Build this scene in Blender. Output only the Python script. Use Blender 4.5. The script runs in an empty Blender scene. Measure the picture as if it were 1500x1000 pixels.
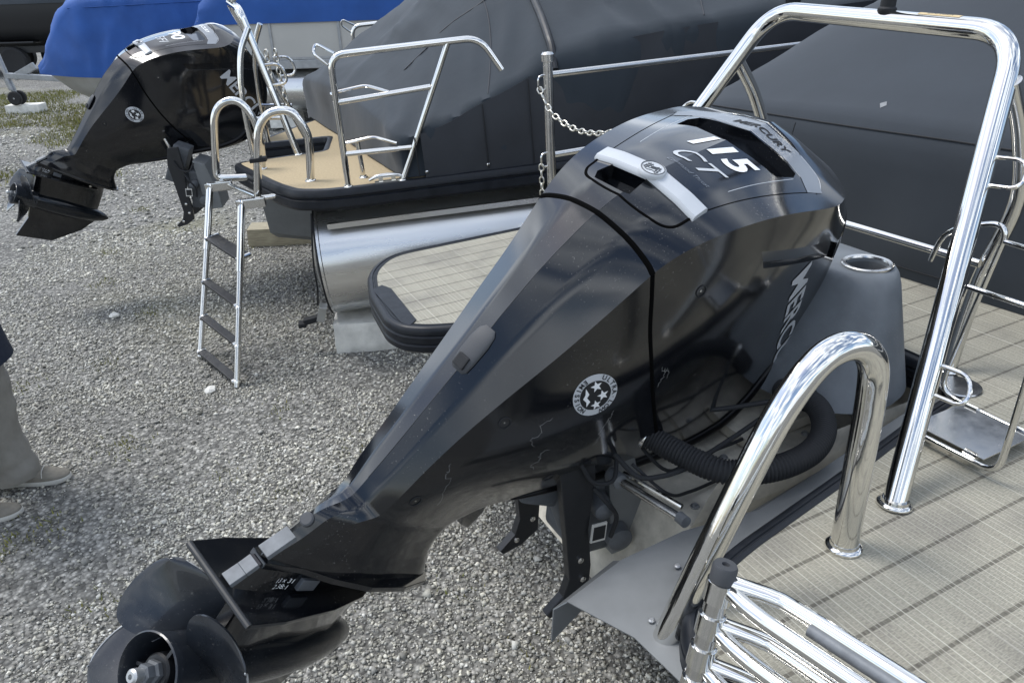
import bpy, bmesh, math, random
import numpy as np
from mathutils import Vector, Matrix, noise
from mathutils.bvhtree import BVHTree

random.seed(7)
rng = np.random.default_rng(11)
scene = bpy.context.scene
COL = scene.collection
R = math.radians

# ------------------------------------------------------------------ camera
CAM_H = 1.95
PITCH, ROLL = R(26.0), R(-1.8)
cam_data = bpy.data.cameras.new("camera")
cam_data.sensor_width = 36.0
cam_data.lens = 36.0 * 1095.0 / 1500.0
cam_data.clip_start = 0.02
cam_data.clip_end = 400.0
cam = bpy.data.objects.new("camera", cam_data)
COL.objects.link(cam)
fwd = Vector((0, math.cos(PITCH), -math.sin(PITCH)))
right0 = Vector((1, 0, 0))
down0 = fwd.cross(right0)
cxv = right0 * math.cos(ROLL) - down0 * math.sin(ROLL)
cyv = down0 * math.cos(ROLL) + right0 * math.sin(ROLL)
cam.matrix_world = Matrix(((cxv.x, -cyv.x, -fwd.x, 0), (cxv.y, -cyv.y, -fwd.y, 0),
                           (cxv.z, -cyv.z, -fwd.z, CAM_H), (0, 0, 0, 1)))
scene.camera = cam

# ------------------------------------------------------------------ sky, sun
SUN_EL, SUN_AZ = R(62), R(-68)          # azimuth measured from +Y towards +X
world = bpy.data.worlds.new("World")
scene.world = world
world.use_nodes = True
wn, wl = world.node_tree.nodes, world.node_tree.links
wn.clear()
w_out = wn.new("ShaderNodeOutputWorld")
w_bg = wn.new("ShaderNodeBackground")
w_bg.inputs["Strength"].default_value = 0.15
sky = wn.new("ShaderNodeTexSky")
sky.sky_type = 'NISHITA'
sky.sun_disc = False
sky.sun_elevation = SUN_EL
sky.sun_rotation = SUN_AZ
sky.air_density = 1.0
sky.dust_density = 1.5
# broken cloud deck, the same all round the sky
w_tc = wn.new("ShaderNodeTexCoord")
w_map = wn.new("ShaderNodeMapping")
w_map.inputs["Scale"].default_value = (1.0, 1.0, 2.2)
w_n1 = wn.new("ShaderNodeTexNoise")
w_n1.inputs["Scale"].default_value = 2.6
w_n1.inputs["Detail"].default_value = 5
w_n1.inputs["Roughness"].default_value = 0.58
w_cr = wn.new("ShaderNodeValToRGB")
w_cr.color_ramp.elements[0].position = 0.42
w_cr.color_ramp.elements[0].color = (0, 0, 0, 1)
w_cr.color_ramp.elements[1].position = 0.60
w_cr.color_ramp.elements[1].color = (1, 1, 1, 1)
w_n2 = wn.new("ShaderNodeTexNoise")
w_n2.inputs["Scale"].default_value = 5.0
w_n2.inputs["Detail"].default_value = 6
w_c2 = wn.new("ShaderNodeValToRGB")
w_c2.color_ramp.elements[0].position = 0.3
w_c2.color_ramp.elements[0].color = (2.6, 2.95, 3.5, 1)
w_c2.color_ramp.elements[1].position = 0.7
w_c2.color_ramp.elements[1].color = (10.6, 11.3, 12.2, 1)
w_mix = wn.new("ShaderNodeMix")
w_mix.data_type = 'RGBA'
wl.new(w_tc.outputs["Generated"], w_map.inputs["Vector"])
wl.new(w_map.outputs["Vector"], w_n1.inputs["Vector"])
wl.new(w_map.outputs["Vector"], w_n2.inputs["Vector"])
wl.new(w_n1.outputs["Fac"], w_cr.inputs["Fac"])
wl.new(w_n2.outputs["Fac"], w_c2.inputs["Fac"])
wl.new(w_cr.outputs["Color"], w_mix.inputs["Factor"])
wl.new(sky.outputs["Color"], w_mix.inputs["A"])
wl.new(w_c2.outputs["Color"], w_mix.inputs["B"])
wl.new(w_mix.outputs["Result"], w_bg.inputs["Color"])
wl.new(w_bg.outputs["Background"], w_out.inputs["Surface"])

sun_d = bpy.data.lights.new("sun", 'SUN')
sun_d.energy = 1.7
sun_d.angle = R(20.0)
sun_d.color = (1.0, 0.985, 0.955)
sun = bpy.data.objects.new("sun", sun_d)
COL.objects.link(sun)
sdir = Vector((math.sin(SUN_AZ) * math.cos(SUN_EL), math.cos(SUN_AZ) * math.cos(SUN_EL), math.sin(SUN_EL)))
sun.rotation_euler = sdir.to_track_quat('Z', 'Y').to_euler()

scene.view_settings.view_transform = 'Standard'
scene.view_settings.look = 'None'
scene.view_settings.exposure = 0.5
scene.view_settings.gamma = 1.0
scene.view_settings.use_curve_mapping = False
scene.render.engine = 'CYCLES'
scene.cycles.max_bounces = 8

# ------------------------------------------------------------------ materials
def mat(name, color, rough=0.5, metal=0.0, coat=0.0, spec=0.5, var=0.0, var_scale=8.0, bump=0.0,
        bump_scale=60.0, rvar=0.0, stretch=None, sheen=0.0):
    m = bpy.data.materials.new(name)
    m.use_nodes = True
    nt = m.node_tree
    n, l = nt.nodes, nt.links
    b = n["Principled BSDF"]
    b.inputs["Base Color"].default_value = (*color, 1)
    b.inputs["Roughness"].default_value = rough
    b.inputs["Metallic"].default_value = metal
    b.inputs["Specular IOR Level"].default_value = spec
    if coat:
        b.inputs["Coat Weight"].default_value = coat
        b.inputs["Coat Roughness"].default_value = 0.03
    if sheen:
        b.inputs["Sheen Weight"].default_value = sheen
    tc = n.new("ShaderNodeTexCoord")
    src = tc.outputs["Object"]
    if stretch:
        mp = n.new("ShaderNodeMapping")
        mp.inputs["Scale"].default_value = stretch
        l.new(src, mp.inputs["Vector"])
        src = mp.outputs["Vector"]
    if var or rvar:
        nz = n.new("ShaderNodeTexNoise")
        nz.inputs["Scale"].default_value = var_scale
        nz.inputs["Detail"].default_value = 6
        nz.inputs["Roughness"].default_value = 0.6
        l.new(src, nz.inputs["Vector"])
        if var:
            mr = n.new("ShaderNodeMapRange")
            mr.inputs["From Min"].default_value = 0.3
            mr.inputs["From Max"].default_value = 0.7
            mr.inputs["To Min"].default_value = 1 - var
            mr.inputs["To Max"].default_value = 1 + var
            l.new(nz.outputs["Fac"], mr.inputs["Value"])
            hs = n.new("ShaderNodeHueSaturation")
            hs.inputs["Color"].default_value = (*color, 1)
            l.new(mr.outputs["Result"], hs.inputs["Value"])
            l.new(hs.outputs["Color"], b.inputs["Base Color"])
        if rvar:
            mr2 = n.new("ShaderNodeMapRange")
            mr2.inputs["From Min"].default_value = 0.3
            mr2.inputs["From Max"].default_value = 0.7
            mr2.inputs["To Min"].default_value = max(0.02, rough - rvar)
            mr2.inputs["To Max"].default_value = rough + rvar
            l.new(nz.outputs["Fac"], mr2.inputs["Value"])
            l.new(mr2.outputs["Result"], b.inputs["Roughness"])
    if bump:
        nb = n.new("ShaderNodeTexNoise")
        nb.inputs["Scale"].default_value = bump_scale
        nb.inputs["Detail"].default_value = 5
        l.new(src, nb.inputs["Vector"])
        bp = n.new("ShaderNodeBump")
        bp.inputs["Strength"].default_value = bump
        bp.inputs["Distance"].default_value = 0.01
        l.new(nb.outputs["Fac"], bp.inputs["Height"])
        l.new(bp.outputs["Normal"], b.inputs["Normal"])
    return m

def mnode(m):
    return m.node_tree.nodes, m.node_tree.links, m.node_tree.nodes["Principled BSDF"]

M = {}
M['gloss_black'] = mat("gloss_black_paint", (0.0035, 0.0042, 0.0058), 0.14, 0, coat=1.0, spec=0.2, rvar=0.04, var_scale=16)
M['dusty_black'] = mat("dusty_black_paint", (0.006, 0.008, 0.011), 0.21, 0, coat=0.35, spec=0.3, rvar=0.08, var=0.4, var_scale=11)
M['satin_black'] = mat("satin_black_plastic", (0.012, 0.013, 0.015), 0.42, rvar=0.1, var_scale=30)
M['prop_black'] = mat("worn_black_propeller", (0.013, 0.016, 0.021), 0.27, coat=0.35, var=0.35, var_scale=10, rvar=0.1)
M['matte_black'] = mat("matte_black_rubber", (0.010, 0.011, 0.013), 0.75)
M['gap_black'] = mat("painted_gap_shadow", (0.002, 0.002, 0.002), 0.95, spec=0.05)  # near-black that paints in the shade of an open gap
M['lip_black'] = mat("black_cowl_lip", (0.003, 0.003, 0.004), 0.35, spec=0.25)
M['trim_black'] = mat("black_vinyl_trim", (0.010, 0.012, 0.016), 0.42, spec=0.3, var=0.3, var_scale=20, rvar=0.1)
M['grey_plastic'] = mat("dark_grey_plastic", (0.045, 0.048, 0.053), 0.6)
M['silver_decal'] = mat("silver_decal", (0.50, 0.52, 0.54), 0.38, 0.1)
M['white_decal'] = mat("white_decal", (0.75, 0.76, 0.76), 0.4)
M['grey_decal'] = mat("grey_decal", (0.24, 0.26, 0.285), 0.25, 0.3)
M['outline_decal'] = mat("pale_line_decal", (0.48, 0.50, 0.52), 0.4)
M['scratch'] = mat("pale_scratch", (0.17, 0.17, 0.165), 0.85)
M['chrome'] = mat("polished_stainless", (0.74, 0.73, 0.70), 0.07, 1.0, rvar=0.03, var_scale=25, bump=0.02, bump_scale=35)
M['stainless'] = mat("brushed_stainless", (0.62, 0.61, 0.59), 0.22, 1.0, rvar=0.06, var_scale=30)
M['alu'] = mat("weathered_aluminium", (0.46, 0.47, 0.47), 0.42, 0.85, var=0.12, var_scale=5, rvar=0.1)
M['alu_log'] = mat("mill_finish_aluminium", (0.66, 0.66, 0.65), 0.29, 1.0, var=0.10, var_scale=3, rvar=0.08, stretch=(0.4, 3, 3))
M['alu_sheet'] = mat("dull_aluminium_sheet", (0.20, 0.21, 0.215), 0.55, 0.45, var=0.15, var_scale=6, rvar=0.1, bump=0.03, bump_scale=18)
M['alu_dirty'] = mat("dirty_aluminium", (0.50, 0.47, 0.40), 0.7, 0.1, var=0.4, var_scale=9, bump=0.1, bump_scale=40)
M['cast_grey'] = mat("grey_painted_casting", (0.085, 0.092, 0.10), 0.55, var=0.25, var_scale=18, bump=0.08, bump_scale=50)
M['pod_grey'] = mat("scuffed_grey_moulding", (0.125, 0.140, 0.155), 0.55, var=0.3, var_scale=5, rvar=0.08, bump=0.03, bump_scale=80)
M['cover_grey'] = mat("charcoal_canvas_cover", (0.023, 0.031, 0.040), 0.9, var=0.12, var_scale=2.5, bump=0.25, bump_scale=9, sheen=0.1)
M['cover_dark'] = mat("dark_canvas_cover", (0.026, 0.033, 0.042), 0.9, var=0.14, var_scale=2.0, bump=0.15, bump_scale=7, sheen=0.1)
M['cover_black'] = mat("shaded_cover_wall", (0.022, 0.025, 0.031), 0.6, var=0.2, var_scale=4, bump=0.15, bump_scale=10)  # cover side wall and seams, the wall's shade painted into the colour
M['blue_canvas'] = mat("blue_canvas", (0.016, 0.075, 0.28), 0.8, var=0.2, var_scale=1.6, bump=0.5, bump_scale=4)
M['tan_carpet'] = mat("tan_marine_carpet", (0.40, 0.32, 0.20), 0.95, var=0.14, var_scale=90, bump=0.3, bump_scale=260)
M['concrete'] = mat("pale_concrete", (0.70, 0.685, 0.63), 0.9, var=0.2, var_scale=9, bump=0.5, bump_scale=30)
M['timber'] = mat("weathered_timber", (0.34, 0.30, 0.21), 0.85, var=0.3, var_scale=10, stretch=(1, 8, 8), bump=0.3, bump_scale=30)
M['beige_panel'] = mat("beige_boat_panel", (0.43, 0.42, 0.39), 0.4, var=0.06, var_scale=2)
M['tyre'] = mat("tyre_rubber", (0.018, 0.018, 0.019), 0.8)
M['galv'] = mat("galvanised_steel", (0.36, 0.37, 0.38), 0.5, 0.8, var=0.15, var_scale=14)
M['cast_alu'] = mat("dulled_alloy", (0.17, 0.18, 0.19), 0.6, 0.4, var=0.2, var_scale=40)
M['chain'] = mat("zinc_chain", (0.60, 0.58, 0.52), 0.3, 1.0)
M['trousers'] = mat("grey_khaki_cotton", (0.25, 0.24, 0.215), 0.9, var=0.12, var_scale=16, bump=0.25, bump_scale=26)
M['shoe'] = mat("taupe_suede", (0.19, 0.175, 0.145), 0.9, var=0.15, var_scale=40, bump=0.15, bump_scale=200)
M['sole'] = mat("off_white_sole", (0.50, 0.49, 0.45), 0.7)
M['navy'] = mat("navy_jacket", (0.010, 0.016, 0.032), 0.85, bump=0.2, bump_scale=30)
M['skin'] = mat("skin", (0.50, 0.30, 0.21), 0.55)
M['hair'] = mat("brown_hair", (0.04, 0.025, 0.015), 0.6)
M['tan_sticker'] = mat("tan_sticker", (0.55, 0.42, 0.22), 0.5)
M['sticker_white'] = mat("white_paper_label", (0.55, 0.54, 0.50), 0.5)
M['brass'] = mat("dull_brass", (0.45, 0.36, 0.18), 0.35, 1.0)

def dust(m, amount=0.5, scale=230.0):
    n, l, b = mnode(m)
    tc = n.new("ShaderNodeTexCoord")
    sp = n.new("ShaderNodeTexNoise"); sp.inputs["Scale"].default_value = scale; sp.inputs["Detail"].default_value = 2
    bg = n.new("ShaderNodeTexNoise"); bg.inputs["Scale"].default_value = 7.0; bg.inputs["Detail"].default_value = 6
    l.new(tc.outputs["Object"], sp.inputs["Vector"]); l.new(tc.outputs["Object"], bg.inputs["Vector"])
    r1 = n.new("ShaderNodeMapRange"); r1.inputs["From Min"].default_value = 0.66; r1.inputs["From Max"].default_value = 0.74
    r2 = n.new("ShaderNodeMapRange"); r2.inputs["From Min"].default_value = 0.42; r2.inputs["From Max"].default_value = 0.72; r2.inputs["To Min"].default_value = 0.03; r2.inputs["To Max"].default_value = amount
    l.new(sp.outputs["Fac"], r1.inputs["Value"]); l.new(bg.outputs["Fac"], r2.inputs["Value"])
    mu = n.new("ShaderNodeMath"); mu.operation = 'MULTIPLY'
    l.new(r1.outputs["Result"], mu.inputs[0]); l.new(r2.outputs["Result"], mu.inputs[1])
    film = n.new("ShaderNodeMath"); film.operation = 'MULTIPLY_ADD'; film.inputs[1].default_value = 0.012
    l.new(r2.outputs["Result"], film.inputs[0]); l.new(mu.outputs[0], film.inputs[2])
    old = b.inputs["Base Color"].links[0].from_socket if b.inputs["Base Color"].links else None
    mx = n.new("ShaderNodeMix"); mx.data_type = 'RGBA'
    if old: l.new(old, mx.inputs["A"])
    else: mx.inputs["A"].default_value = b.inputs["Base Color"].default_value
    mx.inputs["B"].default_value = (0.26, 0.25, 0.23, 1)
    l.new(film.outputs[0], mx.inputs["Factor"]); l.new(mx.outputs["Result"], b.inputs["Base Color"])
    cw = n.new("ShaderNodeMath"); cw.operation = 'SUBTRACT'; cw.inputs[0].default_value = b.inputs["Coat Weight"].default_value
    l.new(mu.outputs[0], cw.inputs[1]); l.new(cw.outputs[0], b.inputs["Coat Weight"])
dust(M['gloss_black'], 0.55)
M['gloss_black'].node_tree.nodes['Principled BSDF'].inputs['Coat Roughness'].default_value = 0.10
dust(M['dusty_black'], 0.8)
dust(M['prop_black'], 0.5, 160.0)
dust(M['pod_grey'], 0.6, 140.0)

# woven vinyl deck: dark stripes fore and aft, pale threads athwart
def woven(name, base, thread, dark, fine=1.0):
    m = mat(name, base, 0.85)
    n, l, b = mnode(m)
    tc = n.new("ShaderNodeTexCoord")
    sep = n.new("ShaderNodeSeparateXYZ")
    l.new(tc.outputs["Object"], sep.inputs["Vector"])
    def math_(op, a, bb=None, c=None):
        q = n.new("ShaderNodeMath"); q.operation = op
        for i, v in enumerate((a, bb, c)):
            if v is None: continue
            if isinstance(v, (int, float)): q.inputs[i].default_value = v
            else: l.new(v, q.inputs[i])
        return q.outputs[0]
    X, Y = sep.outputs["X"], sep.outputs["Y"]
    # irregular thread: 1-D noise in X, thresholded, and a fine one
    def noise1(v, sc, w):
        nn = n.new("ShaderNodeTexNoise"); nn.noise_dimensions = '1D'
        nn.inputs["Scale"].default_value = sc; nn.inputs["Detail"].default_value = 0
        q = math_('ADD', v, w); l.new(q, nn.inputs["W"])
        return nn.outputs["Fac"]
    def ramp(v, a, c):
        q = n.new("ShaderNodeMapRange"); q.interpolation_type = 'SMOOTHSTEP'
        q.inputs["From Min"].default_value = a; q.inputs["From Max"].default_value = c
        l.new(v, q.inputs["Value"]); return q.outputs["Result"]
    # bright athwart threads every ~ 12 mm with jitter
    jx = math_('ADD', X, math_('MULTIPLY', noise1(X, 30.0, 3.0), 0.022))
    cell = math_('FRACT', math_('DIVIDE', jx, 0.0112))
    d = math_('ABSOLUTE', math_('SUBTRACT', cell, 0.5))
    line = ramp(d, 0.115, 0.055)
    line.node.inputs["From Min"].default_value = 0.085
    line.node.inputs["From Max"].default_value = 0.035
    amp = ramp(noise1(math_('FLOOR', math_('DIVIDE', jx, 0.0112)), 0.73, 9.1), 0.3, 0.62)
    thr = math_('MULTIPLY', line, math_('ADD', math_('MULTIPLY', amp, 0.55), 0.2))
    # fine weave both ways
    fx = noise1(X, 420.0, 1.0); fy = noise1(Y, 330.0, 5.0)
    v1 = n.new("ShaderNodeTexNoise"); v1.inputs["Scale"].default_value = 1.0; v1.inputs["Detail"].default_value = 3
    mp = n.new("ShaderNodeMapping"); mp.inputs["Scale"].default_value = (120, 620, 1)
    l.new(tc.outputs["Object"], mp.inputs["Vector"]); l.new(mp.outputs["Vector"], v1.inputs["Vector"])
    weave = math_('ADD', math_('MULTIPLY', ramp(v1.outputs["Fac"], 0.35, 0.65), 0.65), math_('MULTIPLY', fy, 0.35))
    c1 = n.new("ShaderNodeMix"); c1.data_type = 'RGBA'
    c1.inputs["A"].default_value = (base[0] * 0.66, base[1] * 0.66, base[2] * 0.66, 1)
    c1.inputs["B"].default_value = (base[0] * 1.22, base[1] * 1.22, base[2] * 1.2, 1)
    l.new(weave, c1.inputs["Factor"])
    # dark fore-and-aft stripe
    st = math_('FRACT', math_('DIVIDE', math_('SUBTRACT', Y, 0.475 - 0.04175), 0.0835))
    sd = math_('ABSOLUTE', math_('SUBTRACT', st, 0.5))
    stripe = ramp(sd, 0.0, 1.0)
    stripe.node.inputs["From Min"].default_value = 0.056
    stripe.node.inputs["From Max"].default_value = 0.034
    stripe = math_('MULTIPLY', stripe, math_('ADD', math_('MULTIPLY', noise1(X, 160.0, 2.0), 0.6), 0.5))
    c2 = n.new("ShaderNodeMix"); c2.data_type = 'RGBA'
    c2.inputs["B"].default_value = (*dark, 1)
    l.new(stripe, c2.inputs["Factor"]); l.new(c1.outputs["Result"], c2.inputs["A"])
    c3 = n.new("ShaderNodeMix"); c3.data_type = 'RGBA'
    c3.inputs["B"].default_value = (*thread, 1)
    l.new(thr, c3.inputs["Factor"]); l.new(c2.outputs["Result"], c3.inputs["A"])
    # broad dirt
    nd = n.new("ShaderNodeTexNoise"); nd.inputs["Scale"].default_value = 4.0; nd.inputs["Detail"].default_value = 5
    l.new(tc.outputs["Object"], nd.inputs["Vector"])
    c4 = n.new("ShaderNodeMix"); c4.data_type = 'RGBA'; c4.blend_type = 'MULTIPLY'
    c4.inputs["B"].default_value = (0.70, 0.70, 0.73, 1)
    l.new(ramp(nd.outputs["Fac"], 0.45, 0.7), c4.inputs["Factor"]); l.new(c3.outputs["Result"], c4.inputs["A"])
    l.new(c4.outputs["Result"], b.inputs["Base Color"])
    bp = n.new("ShaderNodeBump"); bp.inputs["Strength"].default_value = 0.35; bp.inputs["Distance"].default_value = 0.003
    l.new(math_('ADD', weave, thr), bp.inputs["Height"]); l.new(bp.outputs["Normal"], b.inputs["Normal"])
    return m
M['woven'] = woven("woven_vinyl_deck", (0.318, 0.302, 0.247), (0.60, 0.58, 0.495), (0.11, 0.10, 0.08))

# gravel bed under the loose stones
def gravel_mat():
    m = mat("crushed_gravel", (0.3, 0.3, 0.29), 0.95)
    n, l, b = mnode(m)
    tc = n.new("ShaderNodeTexCoord")
    vo = n.new("ShaderNodeTexVoronoi"); vo.inputs["Scale"].default_value = 52.0
    vo2 = n.new("ShaderNodeTexVoronoi"); vo2.inputs["Scale"].default_value = 120.0
    for v in (vo, vo2): l.new(tc.outputs["Object"], v.inputs["Vector"])
    hsv = n.new("ShaderNodeSeparateColor")
    l.new(vo.outputs["Color"], hsv.inputs["Color"])
    cr = n.new("ShaderNodeValToRGB")
    e = cr.color_ramp.elements
    e[0].position = 0.0; e[0].color = (0.16, 0.157, 0.145, 1)
    e[1].position = 1.0; e[1].color = (0.56, 0.545, 0.50, 1)
    x = e.new(0.55); x.color = (0.34, 0.333, 0.305, 1)
    l.new(hsv.outputs[0], cr.inputs["Fac"])
    dk = n.new("ShaderNodeMapRange"); dk.inputs["From Min"].default_value = 0.0; dk.inputs["From Max"].default_value = 0.55
    dk.inputs["To Min"].default_value = 1.15; dk.inputs["To Max"].default_value = 0.45
    l.new(vo.outputs["Distance"], dk.inputs["Value"])
    hs = n.new("ShaderNodeHueSaturation")
    l.new(cr.outputs["Color"], hs.inputs["Color"]); l.new(dk.outputs["Result"], hs.inputs["Value"])
    # big damp / dirty patches and faint green
    nb = n.new("ShaderNodeTexNoise"); nb.inputs["Scale"].default_value = 0.9; nb.inputs["Detail"].default_value = 6
    l.new(tc.outputs["Object"], nb.inputs["Vector"])
    mr = n.new("ShaderNodeMapRange"); mr.inputs["From Min"].default_value = 0.35; mr.inputs["From Max"].default_value = 0.65
    mr.inputs["To Min"].default_value = 0.8; mr.inputs["To Max"].default_value = 1.1
    l.new(nb.outputs["Fac"], mr.inputs["Value"])
    hs2 = n.new("ShaderNodeHueSaturation")
    l.new(hs.outputs["Color"], hs2.inputs["Color"]); l.new(mr.outputs["Result"], hs2.inputs["Value"])
    ng = n.new("ShaderNodeTexNoise"); ng.inputs["Scale"].default_value = 0.55; ng.inputs["Detail"].default_value = 7
    l.new(tc.outputs["Object"], ng.inputs["Vector"])
    mg = n.new("ShaderNodeMapRange"); mg.inputs["From Min"].default_value = 0.56; mg.inputs["From Max"].default_value = 0.72
    mg.inputs["To Max"].default_value = 0.45
    l.new(ng.outputs["Fac"], mg.inputs["Value"])
    mx = n.new("ShaderNodeMix"); mx.data_type = 'RGBA'; mx.inputs["B"].default_value = (0.19, 0.18, 0.075, 1)
    l.new(mg.outputs["Result"], mx.inputs["Factor"]); l.new(hs2.outputs["Color"], mx.inputs["A"])
    l.new(mx.outputs["Result"], b.inputs["Base Color"])
    bp = n.new("ShaderNodeBump"); bp.inputs["Strength"].default_value = 0.9; bp.inputs["Distance"].default_value = 0.012
    inv = n.new("ShaderNodeMath"); inv.operation = 'SUBTRACT'; inv.inputs[0].default_value = 1.0
    l.new(vo.outputs["Distance"], inv.inputs[1]); l.new(inv.outputs[0], bp.inputs["Height"])
    l.new(bp.outputs["Normal"], b.inputs["Normal"])
    return m
M['gravel'] = gravel_mat()

def attr_mat(name, rough):
    m = mat(name, (0.3, 0.3, 0.3), rough)
    n, l, b = mnode(m)
    a = n.new("ShaderNodeAttribute"); a.attribute_name = "tint"
    l.new(a.outputs["Color"], b.inputs["Base Color"])
    return m
M['stones'] = attr_mat("loose_limestone", 0.95)
M['blades'] = attr_mat("grass_blades", 0.8)

# ------------------------------------------------------------------ helpers
def props(o, label=None, cat=None, group=None, kind=None):
    if label: o["label"] = label
    if cat: o["category"] = cat
    if group: o["group"] = group
    if kind: o["kind"] = kind
    return o

def empty(name, mw, label, cat, group=None):
    o = bpy.data.objects.new(name, None)
    COL.objects.link(o)
    o.empty_display_size = 0.2
    o.matrix_world = mw
    return props(o, label, cat, group)

def link(name, me, material, parent=None, smooth=True, sharp=32):
    o = bpy.data.objects.new(name, me)
    COL.objects.link(o)
    if material is not None:
        me.materials.clear()
        for mm in (material if isinstance(material, (list, tuple)) else [material]):
            me.materials.append(mm)
    if smooth and len(me.polygons):
        me.polygons.foreach_set("use_smooth", [True] * len(me.polygons))
        me.set_sharp_from_angle(angle=R(sharp))
    if parent is not None:
        o.parent = parent
    return o

class MB:
    """collects vertices and faces of ONE mesh"""
    def __init__(s): s.v, s.f = [], []
    def add(s, vs, fs):
        k = len(s.v)
        s.v += [tuple(v) for v in vs]
        s.f += [tuple(i + k for i in f) for f in fs]
        return s
    def tube(s, pts, r, seg=14, caps=True):
        vs, fs = tube_geo(pts, r, seg, caps); return s.add(vs, fs)
    def box(s, c, size, rot=None):
        vs, fs = box_geo(c, size, rot); return s.add(vs, fs)
    def lathe(s, prof, mw=None, seg=28, caps=True):
        vs, fs = lathe_geo(prof, mw, seg, caps); return s.add(vs, fs)
    def prism(s, poly, a, b, axis=2):
        vs, fs = prism_geo(poly, a, b, axis); return s.add(vs, fs)
    def mesh(s, name):
        me = bpy.data.meshes.new(name); me.from_pydata(s.v, [], s.f); me.update(); return me
    def build(s, name, material, parent=None, smooth=True, sharp=32, bevel=0.0):
        me = s.mesh(name)
        bm = bmesh.new(); bm.from_mesh(me)
        bmesh.ops.recalc_face_normals(bm, faces=bm.faces)
        if bevel:
            es = [e for e in bm.edges if len(e.link_faces) == 2 and e.calc_face_angle(0) > R(30)]
            bmesh.ops.bevel(bm, geom=es, offset=bevel, segments=2, affect='EDGES', profile=0.7)
        bm.to_mesh(me); bm.free()
        return link(name, me, material, parent, smooth, sharp)

def bend(pts, r, n=7):
    """round the corners of a polyline"""
    P = [Vector(p) for p in pts]
    out = [P[0]]
    for i in range(1, len(P) - 1):
        a, b, c = P[i - 1], P[i], P[i + 1]
        d1, d2 = (a - b), (c - b)
        k = min(r, d1.length * 0.48, d2.length * 0.48)
        p1, p2 = b + d1.normalized() * k, b + d2.normalized() * k
        for j in range(n + 1):
            t = j / n
            out.append(p1 * (1 - t) ** 2 + b * 2 * t * (1 - t) + p2 * t * t)
    out.append(P[-1])
    return out

def spline(pts, n=8):
    """Catmull-Rom through points"""
    P = [Vector(p) for p in pts]
    Q = [P[0] * 2 - P[1]] + P + [P[-1] * 2 - P[-2]]
    out = []
    for i in range(1, len(Q) - 2):
        p0, p1, p2, p3 = Q[i - 1], Q[i], Q[i + 1], Q[i + 2]
        for j in range(n):
            t = j / n
            out.append(0.5 * ((2 * p1) + (p2 - p0) * t + (2 * p0 - 5 * p1 + 4 * p2 - p3) * t * t + (3 * p1 - p0 - 3 * p2 + p3) * t ** 3))
    out.append(P[-1])
    return out

def tube_geo(pts, r, seg=14, caps=True):
    P = [Vector(p) for p in pts]
    n = len(P)
    closed = (P[0] - P[-1]).length < 1e-6 and n > 3
    if closed: P = P[:-1]; n -= 1
    T = []
    for i in range(n):
        if closed: t = P[(i + 1) % n] - P[i - 1]
        else: t = P[min(i + 1, n - 1)] - P[max(i - 1, 0)]
        T.append(t.normalized())
    up = Vector((0, 0, 1)) if abs(T[0].z) < 0.9 else Vector((1, 0, 0))
    N = (up - T[0] * up.dot(T[0])).normalized()
    vs, fs = [], []
    for i in range(n):
        if i:
            N = (N - T[i] * N.dot(T[i])).normalized()
        B = T[i].cross(N)
        rr = r[i] if isinstance(r, (list, tuple)) else r
        for k in range(seg):
            a = 2 * math.pi * k / seg
            vs.append(P[i] + N * (rr * math.cos(a)) + B * (rr * math.sin(a)))
    m = n if closed else n - 1
    for i in range(m):
        i2 = (i + 1) % n
        for k in range(seg):
            k2 = (k + 1) % seg
            fs.append((i * seg + k, i * seg + k2, i2 * seg + k2, i2 * seg + k))
    if caps and not closed:
        fs.append(tuple(range(seg))[::-1]); fs.append(tuple((n - 1) * seg + k for k in range(seg)))
    return vs, fs

def box_geo(c, size, rot=None):
    sx, sy, sz = [q / 2 for q in size]
    vs = [Vector((x, y, z)) for z in (-sz, sz) for y in (-sy, sy) for x in (-sx, sx)]
    if rot is not None: vs = [rot @ v for v in vs]
    vs = [v + Vector(c) for v in vs]
    return vs, [(0, 2, 3, 1), (4, 5, 7, 6), (0, 1, 5, 4), (2, 6, 7, 3), (0, 4, 6, 2), (1, 3, 7, 5)]

def lathe_geo(prof, mw=None, seg=28, caps=True):
    """profile of (radius, height) about local z"""
    vs, fs = [], []
    for r_, h in prof:
        for k in range(seg):
            a = 2 * math.pi * k / seg
            v = Vector((r_ * math.cos(a), r_ * math.sin(a), h))
            vs.append(mw @ v if mw is not None else v)
    for i in range(len(prof) - 1):
        for k in range(seg):
            k2 = (k + 1) % seg
            fs.append((i * seg + k, i * seg + k2, (i + 1) * seg + k2, (i + 1) * seg + k))
    if caps and prof[0][0] > 1e-5: fs.append(tuple(range(seg))[::-1])
    if caps and prof[-1][0] > 1e-5: fs.append(tuple((len(prof) - 1) * seg + k for k in range(seg)))
    return vs, fs

def prism_geo(poly, a, b, axis=2):
    """extrude a 2-D polygon between a and b along an axis"""
    def P(u, v, w):
        return {2: (u, v, w), 1: (u, w, v), 0: (w, u, v)}[axis]
    n = len(poly)
    vs = [P(u, v, a) for u, v in poly] + [P(u, v, b) for u, v in poly]
    fs = [tuple(range(n))[::-1], tuple(range(n, 2 * n))]
    fs += [(i, (i + 1) % n, n + (i + 1) % n, n + i) for i in range(n)]
    return vs, fs

def axis_mw(p, d):
    """matrix whose z axis is d at point p"""
    q = Vector(d).normalized().to_track_quat('Z', 'Y')
    return Matrix.Translation(Vector(p)) @ q.to_matrix().to_4x4()

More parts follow.
